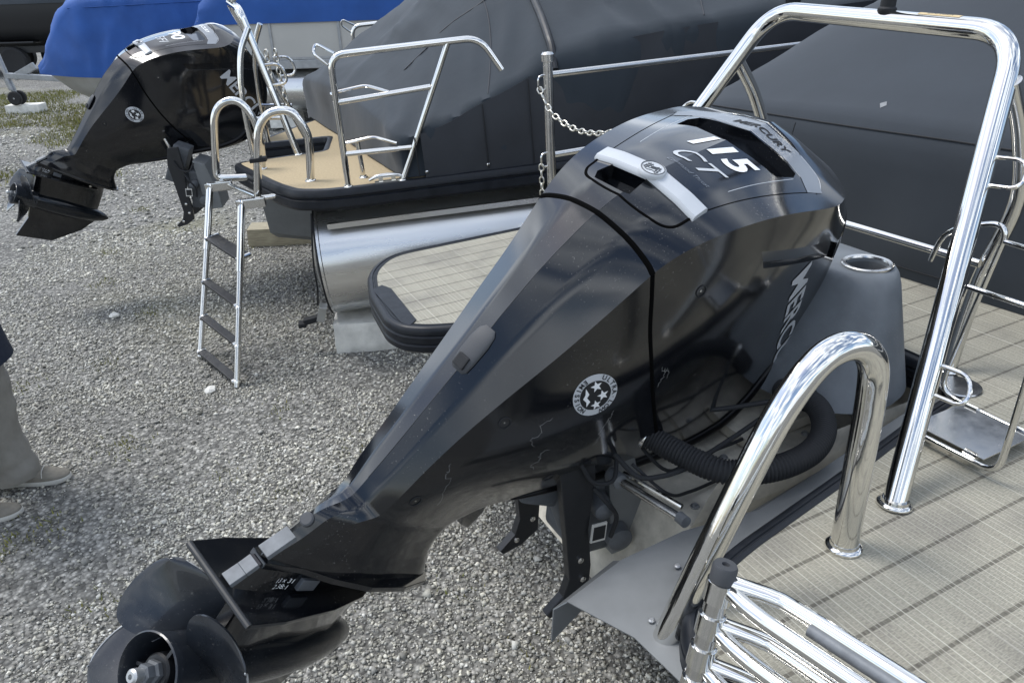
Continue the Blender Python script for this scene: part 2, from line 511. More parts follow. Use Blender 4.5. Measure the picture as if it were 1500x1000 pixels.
def grid_mesh(name, rows, closed=False):
    nr, nc = len(rows), len(rows[0])
    vs = [tuple(p) for row in rows for p in row]
    fs = []
    for i in range(nr - 1):
        for j in range(nc if closed else nc - 1):
            j2 = (j + 1) % nc
            fs.append((i * nc + j, i * nc + j2, (i + 1) * nc + j2, (i + 1) * nc + j))
    me = bpy.data.meshes.new(name); me.from_pydata(vs, [], fs); me.update()
    return me

def text_mesh(body, size=1.0, shear=0.0, offset=0.0, cuts=0, bold=0.0, font=None):
    cu = bpy.data.curves.new("lettering", 'FONT')
    cu.body = body; cu.size = size; cu.shear = shear; cu.offset = bold
    cu.align_x = 'CENTER'; cu.align_y = 'CENTER'
    cu.fill_mode = 'FRONT'
    cu.resolution_u = 4
    o = bpy.data.objects.new("lettering", cu)
    COL.objects.link(o)
    dg = bpy.context.evaluated_depsgraph_get()
    me = bpy.data.meshes.new_from_object(o.evaluated_get(dg))
    bpy.data.objects.remove(o)
    bm = bmesh.new(); bm.from_mesh(me)
    bmesh.ops.triangulate(bm, faces=bm.faces)
    for _ in range(cuts):
        bmesh.ops.subdivide_edges(bm, edges=[e for e in bm.edges if e.calc_length() > size * 0.16], cuts=1)
        bmesh.ops.triangulate(bm, faces=bm.faces)
    bm.to_mesh(me); bm.free()
    return me

def interp(xs, ys, x):
    """monotone-ish smooth interpolation"""
    xs = np.asarray(xs, float); ys = np.asarray(ys, float)
    if x <= xs[0]: return float(ys[0])
    if x >= xs[-1]: return float(ys[-1])
    i = int(np.searchsorted(xs, x)) - 1
    i = max(0, min(i, len(xs) - 2))
    h = np.diff(xs); d = np.diff(ys) / h
    def slope(k):
        if k == 0: return d[0]
        if k == len(xs) - 1: return d[-1]
        if d[k - 1] * d[k] <= 0: return 0.0
        w1, w2 = 2 * h[k] + h[k - 1], h[k] + 2 * h[k - 1]
        return (w1 + w2) / (w1 / d[k - 1] + w2 / d[k])
    m0, m1 = slope(i), slope(i + 1)
    t = (x - xs[i]) / h[i]
    return float((2 * t**3 - 3 * t**2 + 1) * ys[i] + (t**3 - 2 * t**2 + t) * h[i] * m0 + (-2 * t**3 + 3 * t**2) * ys[i + 1] + (t**3 - t**2) * h[i] * m1)

def mw_axes(o, x, y, z):
    x, y, z = Vector(x), Vector(y), Vector(z)
    return Matrix(((x.x, y.x, z.x, o[0]), (x.y, y.y, z.y, o[1]), (x.z, y.z, z.z, o[2]), (0, 0, 0, 1)))

# frames (x towards the bow, y towards the far side, z up)
NEAR = mw_axes((0.027, 0.001, 0.95), (0.899, 0.437, 0.025), (-0.437, 0.899, -0.011), (-0.027, -0.001, 1.0))
MID = mw_axes((-1.042, 4.058, 0), (0.989, 0.136, 0.060), (-0.136, 0.991, 0.0), (-0.059, -0.008, 0.998))
ENGINE = mw_axes((-0.476, 0.993, 1.02), (0.391, 0.707, -0.590), (-0.667, 0.659, 0.347), (0.634, 0.258, 0.729))
for fr in (NEAR, MID, ENGINE):
    a = fr.to_3x3().col[0].normalized(); c = fr.to_3x3().col[2]
    c = (c - a * c.dot(a)).normalized(); b = c.cross(a)
    for i in range(3): fr[i][0], fr[i][1], fr[i][2] = a[i], b[i], c[i]

# ================================================================== GROUND
MB().add([(-150, -60, 0), (150, -60, 0), (150, 240, 0), (-150, 240, 0)], [(0, 1, 2, 3)]).build("ground", M['gravel'])
props(bpy.data.objects["ground"], "grey crushed limestone yard", None, None, "structure")

def stones():
    """loose crushed stones, thinning out with distance"""
    N = []
    def patch(n, x0, x1, y0, y1, s0, s1):
        x = rng.uniform(x0, x1, n); y = rng.uniform(y0, y1, n)
        s = s0 + (s1 - s0) * rng.random(n) ** 3
        N.append(np.stack([x, y, s], 1))
    patch(74000, -2.6, 1.0, 1.0, 3.6, 0.0040, 0.0112)
    patch(52000, -4.0, 0.6, 3.4, 6.5, 0.0050, 0.0130)
    patch(500, -2.6, 1.0, 1.0, 4.2, 0.012, 0.022)
    patch(24000, -10.0, -0.8, 6.0, 15.0, 0.010, 0.026)
    A = np.concatenate(N)
    # worn, packed patches keep few loose stones
    bare = np.array([noise.noise(Vector((x * 0.8, y * 0.8, 7.0))) + 0.5 * noise.noise(Vector((x * 2.3, y * 2.3, 1.0))) for x, y in A[:, :2]])
    A = A[rng.random(len(A)) > np.clip((bare - 0.12) * 3.0, 0, 0.8)]
    n = len(A)
    base = np.array([(1, 0, 0), (-1, 0, 0), (0, 1, 0), (0, -1, 0), (0, 0, 1), (0, 0, -1)], float)
    V = base[None] * A[:, 2][:, None, None] * rng.uniform(0.6, 1.35, (n, 6, 1)) + rng.normal(0, 0.22, (n, 6, 3)) * A[:, 2][:, None, None]
    a = rng.uniform(0, 2 * np.pi, n); b = rng.uniform(-0.7, 0.7, n)
    ca, sa, cb, sb = np.cos(a), np.sin(a), np.cos(b), np.sin(b)
    x = V[..., 0] * ca[:, None] - V[..., 1] * sa[:, None]; y = V[..., 0] * sa[:, None] + V[..., 1] * ca[:, None]; z = V[..., 2] * 0.75
    y2 = y * cb[:, None] - z * sb[:, None]; z2 = y * sb[:, None] + z * cb[:, None]
    P = np.stack([x + A[:, 0:1], y2 + A[:, 1:2], z2 + A[:, 2:3] * 0.35], -1).reshape(-1, 3)
    F = np.array([(0, 2, 4), (2, 1, 4), (1, 3, 4), (3, 0, 4), (2, 0, 5), (1, 2, 5), (3, 1, 5), (0, 3, 5)])
    FF = (F[None] + (np.arange(n) * 6)[:, None, None]).reshape(-1, 3)
    me = bpy.data.meshes.new("gravel_stones")
    me.vertices.add(len(P)); me.vertices.foreach_set("co", P.ravel())
    me.loops.add(FF.size); me.loops.foreach_set("vertex_index", FF.ravel().astype(np.int32))
    me.polygons.add(len(FF)); me.polygons.foreach_set("loop_start", np.arange(0, FF.size, 3, dtype=np.int32))
    me.update(calc_edges=True)
    g = np.clip(rng.gamma(8.5, 0.051, n), 0.12, 0.75)
    bx, by = A[:, 0], A[:, 1]
    g *= 0.92 + 0.13 * np.sin(bx * 1.7 + 0.8 * np.sin(by * 1.3)) * np.sin(by * 1.1 + 1.0) + 0.07 * np.sin(bx * 5.1 + by * 2.3) * np.sin(by * 4.3 - bx)
    # packed, darker fines along two old wheel tracks
    for c0, sl in ((-1.75, 0.16), (-0.35, 0.16)):
        g *= 1 - 0.16 * np.exp(-((bx - c0 - sl * (by - 3)) / 0.22) ** 2)
    w = rng.random(n)
    tint = np.stack([g * (1.0 + 0.05 * w), g * (0.985 + 0.02 * w), g * (0.91 - 0.07 * w), np.ones(n)], 1)
    at = me.attributes.new("tint", 'FLOAT_COLOR', 'POINT')
    at.data.foreach_set("color", np.repeat(tint, 6, 0).astype(np.float32).ravel())
    o = link("gravel", me, M['stones'], None, smooth=False)
    props(o, "loose crushed limestone covering the yard", None, None, "stuff")
stones()

def grass():
    P, F, T = [], [], []
    def tuft(cx, cy, spread, nb, h):
        for _ in range(nb):
            x, y = cx + random.gauss(0, spread), cy + random.gauss(0, spread)
            hh = h * random.uniform(0.4, 1.2); a = random.uniform(0, 6.28); w = hh * 0.10 + 0.0012
            lx, ly = math.cos(a) * hh * random.uniform(0.2, 0.9), math.sin(a) * hh * random.uniform(0.2, 0.9)
            k = len(P)
            P.extend([(x - w * math.sin(a), y + w * math.cos(a), 0), (x + w * math.sin(a), y - w * math.cos(a), 0),
                      (x + lx * 0.5, y + ly * 0.5, hh * 0.7), (x + lx, y + ly, hh)])
            F.extend([(k, k + 1, k + 2), (k, k + 2, k + 3)])
            g = random.uniform(0.6, 1.15); d = random.random()
            c = (0.15 * g + 0.10 * d, 0.17 * g + 0.06 * d, 0.035 * g + 0.02 * d, 1)
            T.extend([c] * 4)
    # the weedy strip in front of the far boats
    for _ in range(6500):
        x = random.uniform(-13, -4.6); y = random.uniform(8.5, 17)
        if noise.noise(Vector((x * 0.45, y * 0.45, 3))) > -0.12 + 0.12 * (y < 10.5):
            tuft(x, y, 0.09, 8, 0.06)
    for (x, y, n) in [(-1.86, 3.0, 60), (-2.02, 2.32, 60), (-0.75, 2.9, 24), (-0.55, 2.35, 18), (-1.2, 3.3, 22), (-1.9, 2.42, 24), (-1.5, 2.0, 30),
                      (-2.4, 4.6, 40), (-2.9, 6.4, 60), (-3.6, 7.2, 80), (-2.7, 3.6, 40), (-2.35, 3.9, 36), (-3.3, 5.9, 60), (-1.0, 2.6, 22), (-0.2, 2.0, 16), (0.05, 1.75, 14), (-3.0, 5.2, 46), (-2.2, 5.9, 30), (-0.95, 4.7, 24), (-0.6, 2.05, 18), (-1.3, 2.75, 16)]:
        tuft(x, y, 0.06, int(n * 1.5), 0.022)
    me = bpy.data.meshes.new("grass"); me.from_pydata(P, [], F); me.update()
    at = me.attributes.new("tint", 'FLOAT_COLOR', 'POINT')
    at.data.foreach_set("color", np.array(T, np.float32).ravel())
    o = link("grass", me, M['blades'], None, smooth=False)
    props(o, "sparse yellow-green weeds growing through the gravel", None, None, "stuff")
grass()

# ================================================================== NEAR PONTOON BOAT
near = empty("pontoon_boat", NEAR, "near pontoon boat with woven striped deck, chrome tow bar and grab rail", "pontoon boat")

def offset_poly(poly, d):
    """move every corner of a counter-clockwise polygon inwards by d"""
    n = len(poly); out = []
    for i in range(n):
        a, b, c = Vector(poly[i - 1]), Vector(poly[i]), Vector(poly[(i + 1) % n])
        e1, e2 = (b - a).normalized(), (c - b).normalized()
        n1, n2 = Vector((-e1.y, e1.x)), Vector((-e2.y, e2.x))
        k = n1 + n2
        k = k / max(k.dot(n1), 0.35) if k.length > 1e-6 else n1
        out.append((b.x + k.x * d, b.y + k.y * d))
    return out

def round_poly(poly, r, n=6):
    out = []
    m = len(poly)
    for i in range(m):
        rr = r[i] if isinstance(r, (list, tuple)) else r
        a, b, c = [Vector((*poly[(i + k) % m], 0)) for k in (-1, 0, 1)]
        if rr <= 0: out.append((b.x, b.y)); continue
        d1, d2 = a - b, c - b
        k = min(rr, d1.length * .45, d2.length * .45)
        p1, p2 = b + d1.normalized() * k, b + d2.normalized() * k
        for j in range(n + 1):
            t = j / n
            q = p1 * (1 - t)**2 + b * 2 * t * (1 - t) + p2 * t * t
            out.append((q.x, q.y))
    return out

CL = 1.42          # centre line of the near boat
half = [(7.5, 0.0), (0.80, 0.0), (0.67, 0.15), (0.615, 0.36), (0.59, 0.62), (0.612, 0.703), (0.668, 0.757), (0.758, 0.802), (0.84, 0.824),
        (1.19, 0.888), (1.46, 0.945), (1.68, 0.98), (1.74, 1.06)]
deck_poly = half + [(x, 2 * CL - y) for x, y in half[::-1]]          # runs clockwise seen from above
deck_ccw = round_poly(deck_poly[::-1], [0.0] + [0.10] * 2 + [0.05] * (len(deck_poly) - 6) + [0.1] * 2 + [0.0], 4)
# frame under the deck with a ribbed black rub rail round the edge
def rub_rail(name, poly, prof, parent, material, z0=0.0):
    rows = []
    for out, z in prof:
        ring = offset_poly(poly, -out)
        rows.append([(x, y, z + z0) for x, y in ring])
    me = grid_mesh(name, rows, closed=True)
    return link(name, me, material, parent, True, 35)
rub_rail("rub_rail", deck_ccw, [(-0.030, -0.004), (-0.030, 0.006), (-0.021, 0.008), (-0.019, 0.005), (-0.015, 0.005), (-0.013, 0.008), (-0.006, 0.008), (0.002, 0.004), (0.007, -0.005), (0.008, -0.018), (0.003, -0.023),
    (0.008, -0.029), (0.009, -0.048), (0.003, -0.054), (0.008, -0.060), (0.007, -0.078), (-0.002, -0.086), (-0.03, -0.086)], near, M['trim_black'])
b = MB(); b.prism(offset_poly(deck_ccw, 0.026), -0.082, 0.0); b.build("deck", M['trim_black'], near, smooth=False)
# woven vinyl laid on the deck, with the black boarding strip left open on the far aft edge
carpet_half = offset_poly(deck_ccw, 0.0285)
carpet = MB(); carpet.prism(carpet_half, -0.002, 0.0045)
carpet.build("carpet", M['woven'], near, smooth=False)
strip = MB()
strip.prism([(0.628, 2.50), (0.622, 2.16), (0.640, 2.125), (0.672, 2.155), (0.690, 2.47), (0.672, 2.52)], 0.004, 0.0085)
strip.build("boarding_strip", M['trim_black'], near, smooth=False)

def chrome_tube(name, pts, r, parent, bend_r=0.06, mt='chrome', seg=18):
    return MB().tube(bend(pts, bend_r, 10), r, seg).build(name, M[mt], parent, True, 40)

def flange(parent, p, d, r, mt='chrome', name="flange"):
    return MB().lathe([(r * 1.34, 0.0), (r * 1.36, 0.003), (r * 1.30, 0.006), (r * 1.06, 0.008), (r * 1.01, 0.014), (0.0, 0.014)], axis_mw(p, d), 28).build(name, M[mt], parent, True, 50)

# tow bar -------------------------------------------------------------
TR = 0.0235
tow = MB().tube(bend([(1.18, 0.756, 0.0), (1.712, 1.045, 0.832), (1.742, 1.785, 0.868), (1.18, 2.084, 0.0)], 0.10, 12), TR, 22).build("tow_bar", M['chrome'], near, True, 40)
tow_dir = Vector((0.52, 0.29, 0.82))
flange(tow, (1.18, 0.756, 0.0045), (0.12, 0.06, 1), TR * 1.08)
flange(tow, (1.18, 2.084, 0.0045), (0.12, -0.06, 1), TR * 1.08)
for s, (py, px) in ((1, (1.0, 1.66)), (-1, (1.83, 1.655))):
    y2 = CL + (CL - 1.057) * -s
    top = (1.655, py, 0.745)
    pts = spline([top, (1.74, py + 0.004 * s, 0.62), (1.800, py + 0.012 * s, 0.46), (1.80, y2, 0.25), (1.755, y2, 0.004)], 8)
    MB().tube(pts, 0.019, 16).build("brace", M['chrome'], tow, True, 40)
    flange(tow, (1.755, y2, 0.0045), (0, 0, 1), 0.021)
MB().tube([(1.775, 1.05, 0.30), (1.775, 1.79, 0.30)], 0.0105, 14).build("cross_bar", M['chrome'], tow)
# tow pin socket and the small worn sticker beside it
MB().lathe([(0.019, 0.0), (0.022, 0.005), (0.022, 0.012), (0.018, 0.016), (0.018, 0.30), (0.0, 0.302)], axis_mw((1.724, 1.385, 0.864), (0.02, -0.05, 1)), 20).build("rubber_post", M['matte_black'], tow)
me = MB()
rows = []
for i in range(2):
    q = Vector((1.7175 + 0.006 * (i - .5) * 2, 1.20, 0.8397)).lerp(Vector((1.719, 1.20, 0.84)), .5)
ang0, ang1 = R(62), R(112)
ax = (Vector((1.742, 1.785, 0.868)) - Vector((1.712, 1.045, 0.832))).normalized()
uu = Vector((0, 0, 1)); uu = (uu - ax * uu.dot(ax)).normalized(); vv = ax.cross(uu)     # vv points aft or forward
if vv.x > 0: vv = -vv
p0 = Vector((1.712, 1.045, 0.832)) + ax * 0.135
st_rows = [[p0 + ax * t + (uu * math.sin(a) + vv * math.cos(a)) * (TR + 0.0006) for a in np.linspace(ang0, ang1, 8)] for t in (0, 0.11)]
link("sticker", grid_mesh("sticker", st_rows), M['tan_sticker'], tow)
# faded lettering of the sticker
tm = text_mesh("DANGER", 0.017, 0.2, cuts=1)
for v in tm.vertices:
    a = R(88) + v.co.y / TR; t = 0.055 + v.co.x
    v.co = p0 + ax * (0.11 - t) + (uu * math.sin(a) + vv * math.cos(a)) * (TR + 0.0011)
link("sticker_lettering", tm, M['cast_grey'], tow)
# chain eyes welded on the legs
def eye(parent, p, out, up, w, h, r):
    p, out, up = Vector(p), Vector(out).normalized(), Vector(up).normalized()
    pts = bend([p + up * h / 2, p + up * h / 2 + out * w, p - up * h / 2 + out * w, p - up * h / 2], min(h, w) * 0.55, 8)
    return MB().tube(pts, r, 10).build("chain_eye", M['chrome'], parent)
def leg_pt(t): return Vector((1.18, 0.756, 0)).lerp(Vector((1.712, 1.045, 0.832)), t)
eye(tow, leg_pt(0.70), (0.10, -1, 0.05), tow_dir, 0.085, 0.062, 0.0045)
eye(tow, leg_pt(0.265), (0.10, -1, 0.0), tow_dir, 0.085, 0.062, 0.0045)
far_leg = lambda t: Vector((1.18, 2.084, 0)).lerp(Vector((1.742, 1.785, 0.868)), t)
eye(tow, far_leg(0.68), (-0.1, 1, 0), Vector((0.56, -0.3, 0.87)), 0.07, 0.06, 0.0045)

# grab rail -----------------------------------------------------------
gr = MB().tube(spline([(0.615, 0.765, -0.10), (0.66, 0.752, 0.03), (0.745, 0.742, 0.22), (0.815, 0.738, 0.352), (0.885, 0.736, 0.424), (0.955, 0.734, 0.432), (1.002, 0.731, 0.392), (1.012, 0.728, 0.320),
                       (1.006, 0.724, 0.18), (0.998, 0.719, 0.0)], 9), 0.0248, 24).build("grab_rail", M['chrome'], near, True, 40)
flange(gr, (0.998, 0.719, 0.0045), (0.03, 0.02, 1), 0.025)
gr2 = MB().tube(spline([(0.615, 2 * CL - 0.765, -0.10), (0.66, 2 * CL - 0.752, 0.03), (0.745, 2 * CL - 0.742, 0.22)], 9), 0.0235, 16)

# folded boarding ladder on the aft corner -----------------------------
lad = empty("boarding_ladder", Matrix.Identity(4), None, None)
lad.parent = near
top = Vector((0.609, 0.62, 0.215)); bot = Vector((0.552, 0.612, -0.02)); dv = (bot - top)
MB().tube([top + dv * -0.0, bot + dv * 0.9], 0.0165, 20).build("hinge_post", M['stainless'], lad)
MB().lathe([(0.0165, -0.022), (0.0185, -0.020), (0.0185, 0.002), (0.0165, 0.006), (0.006, 0.006), (0.005, 0.001), (0.0, 0.001)], axis_mw(top, -dv), 24).build("post_cap", M['grey_plastic'], lad)
for i, t in enumerate((0.16, 0.40, 0.64, 0.88)):
    c = top + dv * t
    MB().lathe([(0.0175, -0.018), (0.0205, -0.017), (0.0205, 0.017), (0.0175, 0.018)], axis_mw(c, dv), 24).build("sleeve", M['chrome'], lad)
rail_dir = Vector((0.20, -0.98, 0.0)).normalized()
lat = Vector((0.98, 0.20, 0.0)).normalized()
for i in range(3):
    z = 0.202 - 0.052 * i
    s = top + dv * (0.10 + 0.30 * i)
    o1 = s + Vector((0.012, -0.012, 0.0))
    inset = 0.02 * i
    a1 = o1 + rail_dir * 0.085 + lat * 0.024
    A = [o1, o1 + rail_dir * 0.028 + lat * 0.011, o1 + rail_dir * 0.055 + lat * 0.020, a1, a1 + rail_dir * 0.14 + lat * 0.001, a1 + rail_dir * 0.75 + lat * 0.001]
    MB().tube(spline(A, 8), 0.0125, 18).build("rail", M['chrome'], lad)
    o2 = s + Vector((0.004, -0.016, -0.008))
    a2 = o2 + rail_dir * 0.085 - lat * 0.010
    Bp = [o2, o2 + rail_dir * 0.028 - lat * 0.006, o2 + rail_dir * 0.055 - lat * 0.009, a2, a2 + rail_dir * 0.14, a2 + rail_dir * 0.75]
    MB().tube(spline(Bp, 8), 0.0125, 18).build("rail", M['chrome'], lad)
    if i in (0, 2):
        m0 = a1.lerp(a2, 0.30) + rail_dir * 0.03 + Vector((0, 0, -0.002))
        MB().tube([m0, m0 + rail_dir * 0.62], 0.0095, 14).build("tread", M['cast_alu'], lad)

# boarding gate of thin rod with a scuffed kick plate -------------------
gate = empty("boarding_gate", Matrix.Identity(4), None, None); gate.parent = near
MB().tube(bend([(1.62, 1.075, 0.335), (1.60, 1.040, 0.425), (1.60, 0.900, 0.478), (1.60, 0.975, 0.030), (1.575, 0.40, 0.034)], 0.055, 9), 0.0062, 12).build("gate_frame", M['chrome'], gate)
MB().tube(bend([(1.405, 0.685, 0.56), (1.405, 0.697, 0.030), (1.405, 0.905, 0.026)], 0.04, 9), 0.0068, 12).build("gate_frame", M['chrome'], gate)
MB().tube([(1.525, 0.915, 0.342), (1.525, 0.40, 0.342)], 0.0062, 12).build("gate_rod", M['chrome'], gate)
MB().tube([(1.60, 0.905, 0.432), (1.575, 0.40, 0.425)], 0.0055, 12).build("gate_rod", M['chrome'], gate)
MB().tube([(1.565, 0.40, 0.0), (1.565, 0.40, 0.62)], 0.0125, 14).build("gate_post", M['stainless'], gate)
pl = MB().box((1.503, 0.822, 0.034), (0.165, 0.165, 0.003)).build("kick_plate", M['stainless'], gate, smooth=False)
for x in (1.418, 1.588):
    for y in (0.765, 0.88):
        MB().tube([(x, y - 0.014, 0.034), (x, y + 0.014, 0.034)], 0.0085, 10).build("plate_lug", M['chrome'], pl)
MB().lathe([(0.05, 0), (0.052, 0.003), (0.05, 0.006), (0, 0.007)], axis_mw((1.70, 0.985, 0.0045), (0, 0, 1)), 28).build("deck_plate", M['stainless'], near)

# far side fence: capped post, two rails ------------------------------
fence = empty("side_fence", Matrix.Identity(4), None, None); fence.parent = near
FY = 2.70
MB().tube([(1.495, FY, 0.0), (1.495, FY, 0.70)], 0.0195, 20).build("fence_post", M['stainless'], fence)
MB().lathe([(0.0215, 0), (0.0255, 0.003), (0.0255, 0.028), (0.019, 0.036), (0, 0.038)], axis_mw((1.495, FY, 0.69), (0, 0, 1)), 24).build("post_cap", M['stainless'], fence)
MB().tube([(1.50, FY, 0.642), (3.6, FY, 0.640)], 0.0125, 14).build("fence_rail", M['stainless'], fence)
MB().tube([(1.50, FY, 0.330), (3.6, FY, 0.330)], 0.0125, 14).build("fence_rail", M['stainless'], fence)
MB().tube([(3.6, FY, 0.0), (3.6, FY, 0.66)], 0.0125, 14).build("fence_post", M['stainless'], fence)
eye(fence, (1.495, FY, 0.615), (-1, 0, 0), (0, 0, 1), 0.045, 0.055, 0.0042)
eye(fence, (1.495, FY, 0.315), (-1, 0, 0), (0, 0, 1), 0.045, 0.055, 0.0042)

# motor well: aluminium pan, splash sheet, transom, logs ----------------
pan = MB()
W0, W1 = 1.03, 1.81
pan.add([(0.90, W0, -0.13), (1.76, W0, -0.15), (1.76, W1, -0.15), (0.90, W1, -0.13)], [(0, 1, 2, 3)])
pan.add([(0.90, W0, -0.13), (0.90, W1, -0.13), (0.78, W1 - 0.08, -0.42), (0.78, W0 + 0.08, -0.42)], [(0, 1, 2, 3)])
pan.add([(1.76, W0, -0.15), (1.76, W1, -0.15), (1.79, W1, 0.0), (1.79, W0, 0.0)], [(0, 1, 2, 3)])
for y, s in ((W0, -1), (W1, 1)):
    pan.add([(0.90, y, -0.13), (1.76, y, -0.15), (1.76, y, -0.02), (0.98, y, -0.02)], [(0, 1, 2, 3)])
    pan.add([(0.90, y, -0.13), (0.78, y - s * 0.08, -0.42), (2.6, y - s * 0.10, -0.46), (2.6, y, -0.12)], [(0, 1, 2, 3)])
pan.add([(0.78, W0 + .08, -0.42), (0.78, W1 - .08, -0.42), (2.6, W1 - .1, -0.46), (2.6, W0 + .1, -0.46)], [(0, 1, 2, 3)])
wellpan = pan.build("motor_pod", M['alu_dirty'], near, smooth=False)
rb = MB()
rb.box((1.10, 1.42, -0.128), (0.03, 0.74, 0.012)); rb.build("floor_rib", M['alu_dirty'], wellpan, smooth=False)
rb = MB().box((1.33, 1.30, -0.118), (0.24, 0.20, 0.03)); rb.build("floor_bracket", M['alu_dirty'], wellpan, smooth=False, bevel=0.004)
MB().tube([(0.98, 1.40, -0.12), (1.55, 1.22, -0.115)], 0.006, 8).build("cable_guide", M['alu'], wellpan)

for x, y in ((1.05, 1.045), (1.30, 1.045), (1.55, 1.045), (1.14, 1.20), (1.40, 1.18), (0.95, 1.08)):
    MB().lathe([(0.011, 0), (0.011, 0.004), (0.006, 0.004), (0.006, 0.009), (0, 0.009)], axis_mw((x, y, -0.13 - 0.022 * (x - 0.9)), (0, 0, 1)), 8).build("bolt", M['galv'], wellpan, smooth=False)
MB().box((1.24, 1.32, -0.132), (0.30, 0.006, 0.028)).build("floor_flange", M['alu'], wellpan, smooth=False)

def sheet_strip(name, outer, inner, parent, material, thick=0.003):
    rows = [[tuple(p) for p in outer], [tuple(p) for p in inner]]
    return rows
# bent splash sheet under the near platform edge
def solid_sheet(name, rows, material, parent, t=0.0025, smooth=True, sharp=20):
    me = grid_mesh(name, rows)
    bm = bmesh.new(); bm.from_mesh(me)
    bmesh.ops.recalc_face_normals(bm, faces=bm.faces)
    bmesh.ops.solidify(bm, geom=list(bm.faces), thickness=t)
    bm.to_mesh(me); bm.free()
    return link(name, me, material, parent, smooth, sharp)
outer = [(1.70, 0.975, -0.030), (1.46, 0.930, -0.032), (1.19, 0.872, -0.036), (0.90, 0.818, -0.042), (0.75, 0.785, -0.05), (0.66, 0.72, -0.055), (0.585, 0.655, -0.06)]
midl = [(1.68, 1.035, -0.035), (1.46, 1.000, -0.037), (1.20, 0.955, -0.042), (0.99, 0.925, -0.048), (0.80, 0.915, -0.055), (0.67, 0.865, -0.062), (0.575, 0.790, -0.068)]
inner = [(1.68, 1.045, -0.05), (1.46, 1.012, -0.06), (1.20, 0.968, -0.064), (0.985, 0.945, -0.066), (0.82, 0.965, -0.062), (0.665, 0.962, -0.066), (0.515, 0.925, -0.070)]
splash = solid_sheet("splash_sheet", [outer, midl, inner], M['alu_sheet'], near)
solid_sheet("sheet_lip", [[(0.665, 0.962, -0.067), (0.515, 0.925, -0.071)], [(0.66, 0.985, -0.085), (0.492, 0.938, -0.090)], [(0.648, 0.985, -0.135), (0.478, 0.925, -0.155)]], M['alu_sheet'], splash)
for y in (0.36, 2 * CL - 0.36):
    lm = MB()
    lm.lathe([(0.0, -0.06), (0.20, -0.03), (0.285, 0.0), (0.295, 0.02), (0.295, 6.2), (0.0, 6.6)], Matrix.Translation((0.95, y, -0.44)) @ Matrix.Rotation(R(90), 4, 'Y'), 36)
    lm.build("pontoon_log", M['alu_log'], near)
for x in (1.6, 2.6, 3.6, 4.6):
    MB().box((x, CL, -0.125), (0.05, 2.7, 0.045)).build("cross_member", M['alu'], near, smooth=False)

for x, y, z in ((1.55, 0.985, -0.030), (1.30, 0.935, -0.033), (1.08, 0.890, -0.037), (0.74, 0.88, -0.052), (0.62, 0.80, -0.060)):
    MB().lathe([(0.0065, 0), (0.0065, 0.002), (0.004, 0.004), (0, 0.004)], axis_mw((x, y, z), (0, 0, 1)), 10).build("rivet", M['galv'], splash)
# grey tapered moulding with the ring on top, standing in the well ------
pod = empty("deck_pod", NEAR.copy(), "tapered grey moulded pod with ringed drink hole on top behind the near motor", "pod")
def lerp_poly(a, b, t): return [(p[0] * (1 - t) + q[0] * t, p[1] * (1 - t) + q[1] * t) for p, q in zip(a, b)]
basep = [(1.31, 1.19), (1.36, 1.075), (1.46, 1.022), (1.60, 1.05), (1.72, 1.16), (1.745, 1.42), (1.70, 1.66), (1.60, 1.78), (1.40, 1.76), (1.34, 1.62), (1.30, 1.40)]
topp = [(1.515, 1.245), (1.535, 1.185), (1.58, 1.158), (1.65, 1.165), (1.705, 1.215), (1.725, 1.40), (1.69, 1.56), (1.64, 1.62), (1.56, 1.61), (1.52, 1.55), (1.505, 1.40)]
bp_, tp_ = round_poly(basep, 0.2, 4), round_poly(topp, 0.2, 4)
rows = []
for t, ins in ((0, 0), (0.5, 0), (0.86, 0), (0.94, 0.003), (0.98, 0.010), (1.0, 0.022)):
    pol = lerp_poly(bp_, tp_, t)
    cx_, cy_ = sum(p[0] for p in pol) / len(pol), sum(p[1] for p in pol) / len(pol)
    rr = []
    for p in pol:
        v = Vector((p[0] - cx_, p[1] - cy_)); v = v * (1 - ins / max(v.length, .01))
        rr.append((cx_ + v.x, cy_ + v.y, -0.012 + 0.284 * t))
    rows.append(rr)
me = grid_mesh("shell", rows, closed=True)
bm = bmesh.new(); bm.from_mesh(me); bm.verts.ensure_lookup_table()
bm.faces.new([bm.verts[len(bm.verts) - len(bp_) + i] for i in range(len(bp_))])
bmesh.ops.recalc_face_normals(bm, faces=bm.faces); bm.to_mesh(me); bm.free()
RC = (1.620, 1.245, 0.272)
bm = bmesh.new(); bm.from_mesh(me)
sh = bpy.data.objects.new("shell_tmp", me); COL.objects.link(sh)
bm.verts.ensure_lookup_table(); bm.faces.new([bm.verts[i] for i in range(len(bp_))][::-1]); bmesh.ops.recalc_face_normals(bm, faces=bm.faces); bm.to_mesh(me); bm.free()
cv, cf_ = lathe_geo([(0.0, -0.09), (0.049, -0.09), (0.051, 0.05), (0.0, 0.05)], Matrix.Translation(RC), 40)
cme = bpy.data.meshes.new("cutter"); cme.from_pydata([tuple(v) for v in cv], [], cf_)
bm = bmesh.new(); bm.from_mesh(cme); bmesh.ops.remove_doubles(bm, verts=bm.verts, dist=1e-5); bmesh.ops.recalc_face_normals(bm, faces=bm.faces); bm.to_mesh(cme); bm.free()
cob = bpy.data.objects.new("cutter", cme); COL.objects.link(cob)
md = sh.modifiers.new("b", 'BOOLEAN'); md.operation = 'DIFFERENCE'; md.solver = 'EXACT'; md.object = cob
me2 = bpy.data.meshes.new_from_object(sh.evaluated_get(bpy.context.evaluated_depsgraph_get()))
bpy.data.objects.remove(sh); bpy.data.objects.remove(cob)
link("shell", me2, M['pod_grey'], pod, True, 40)
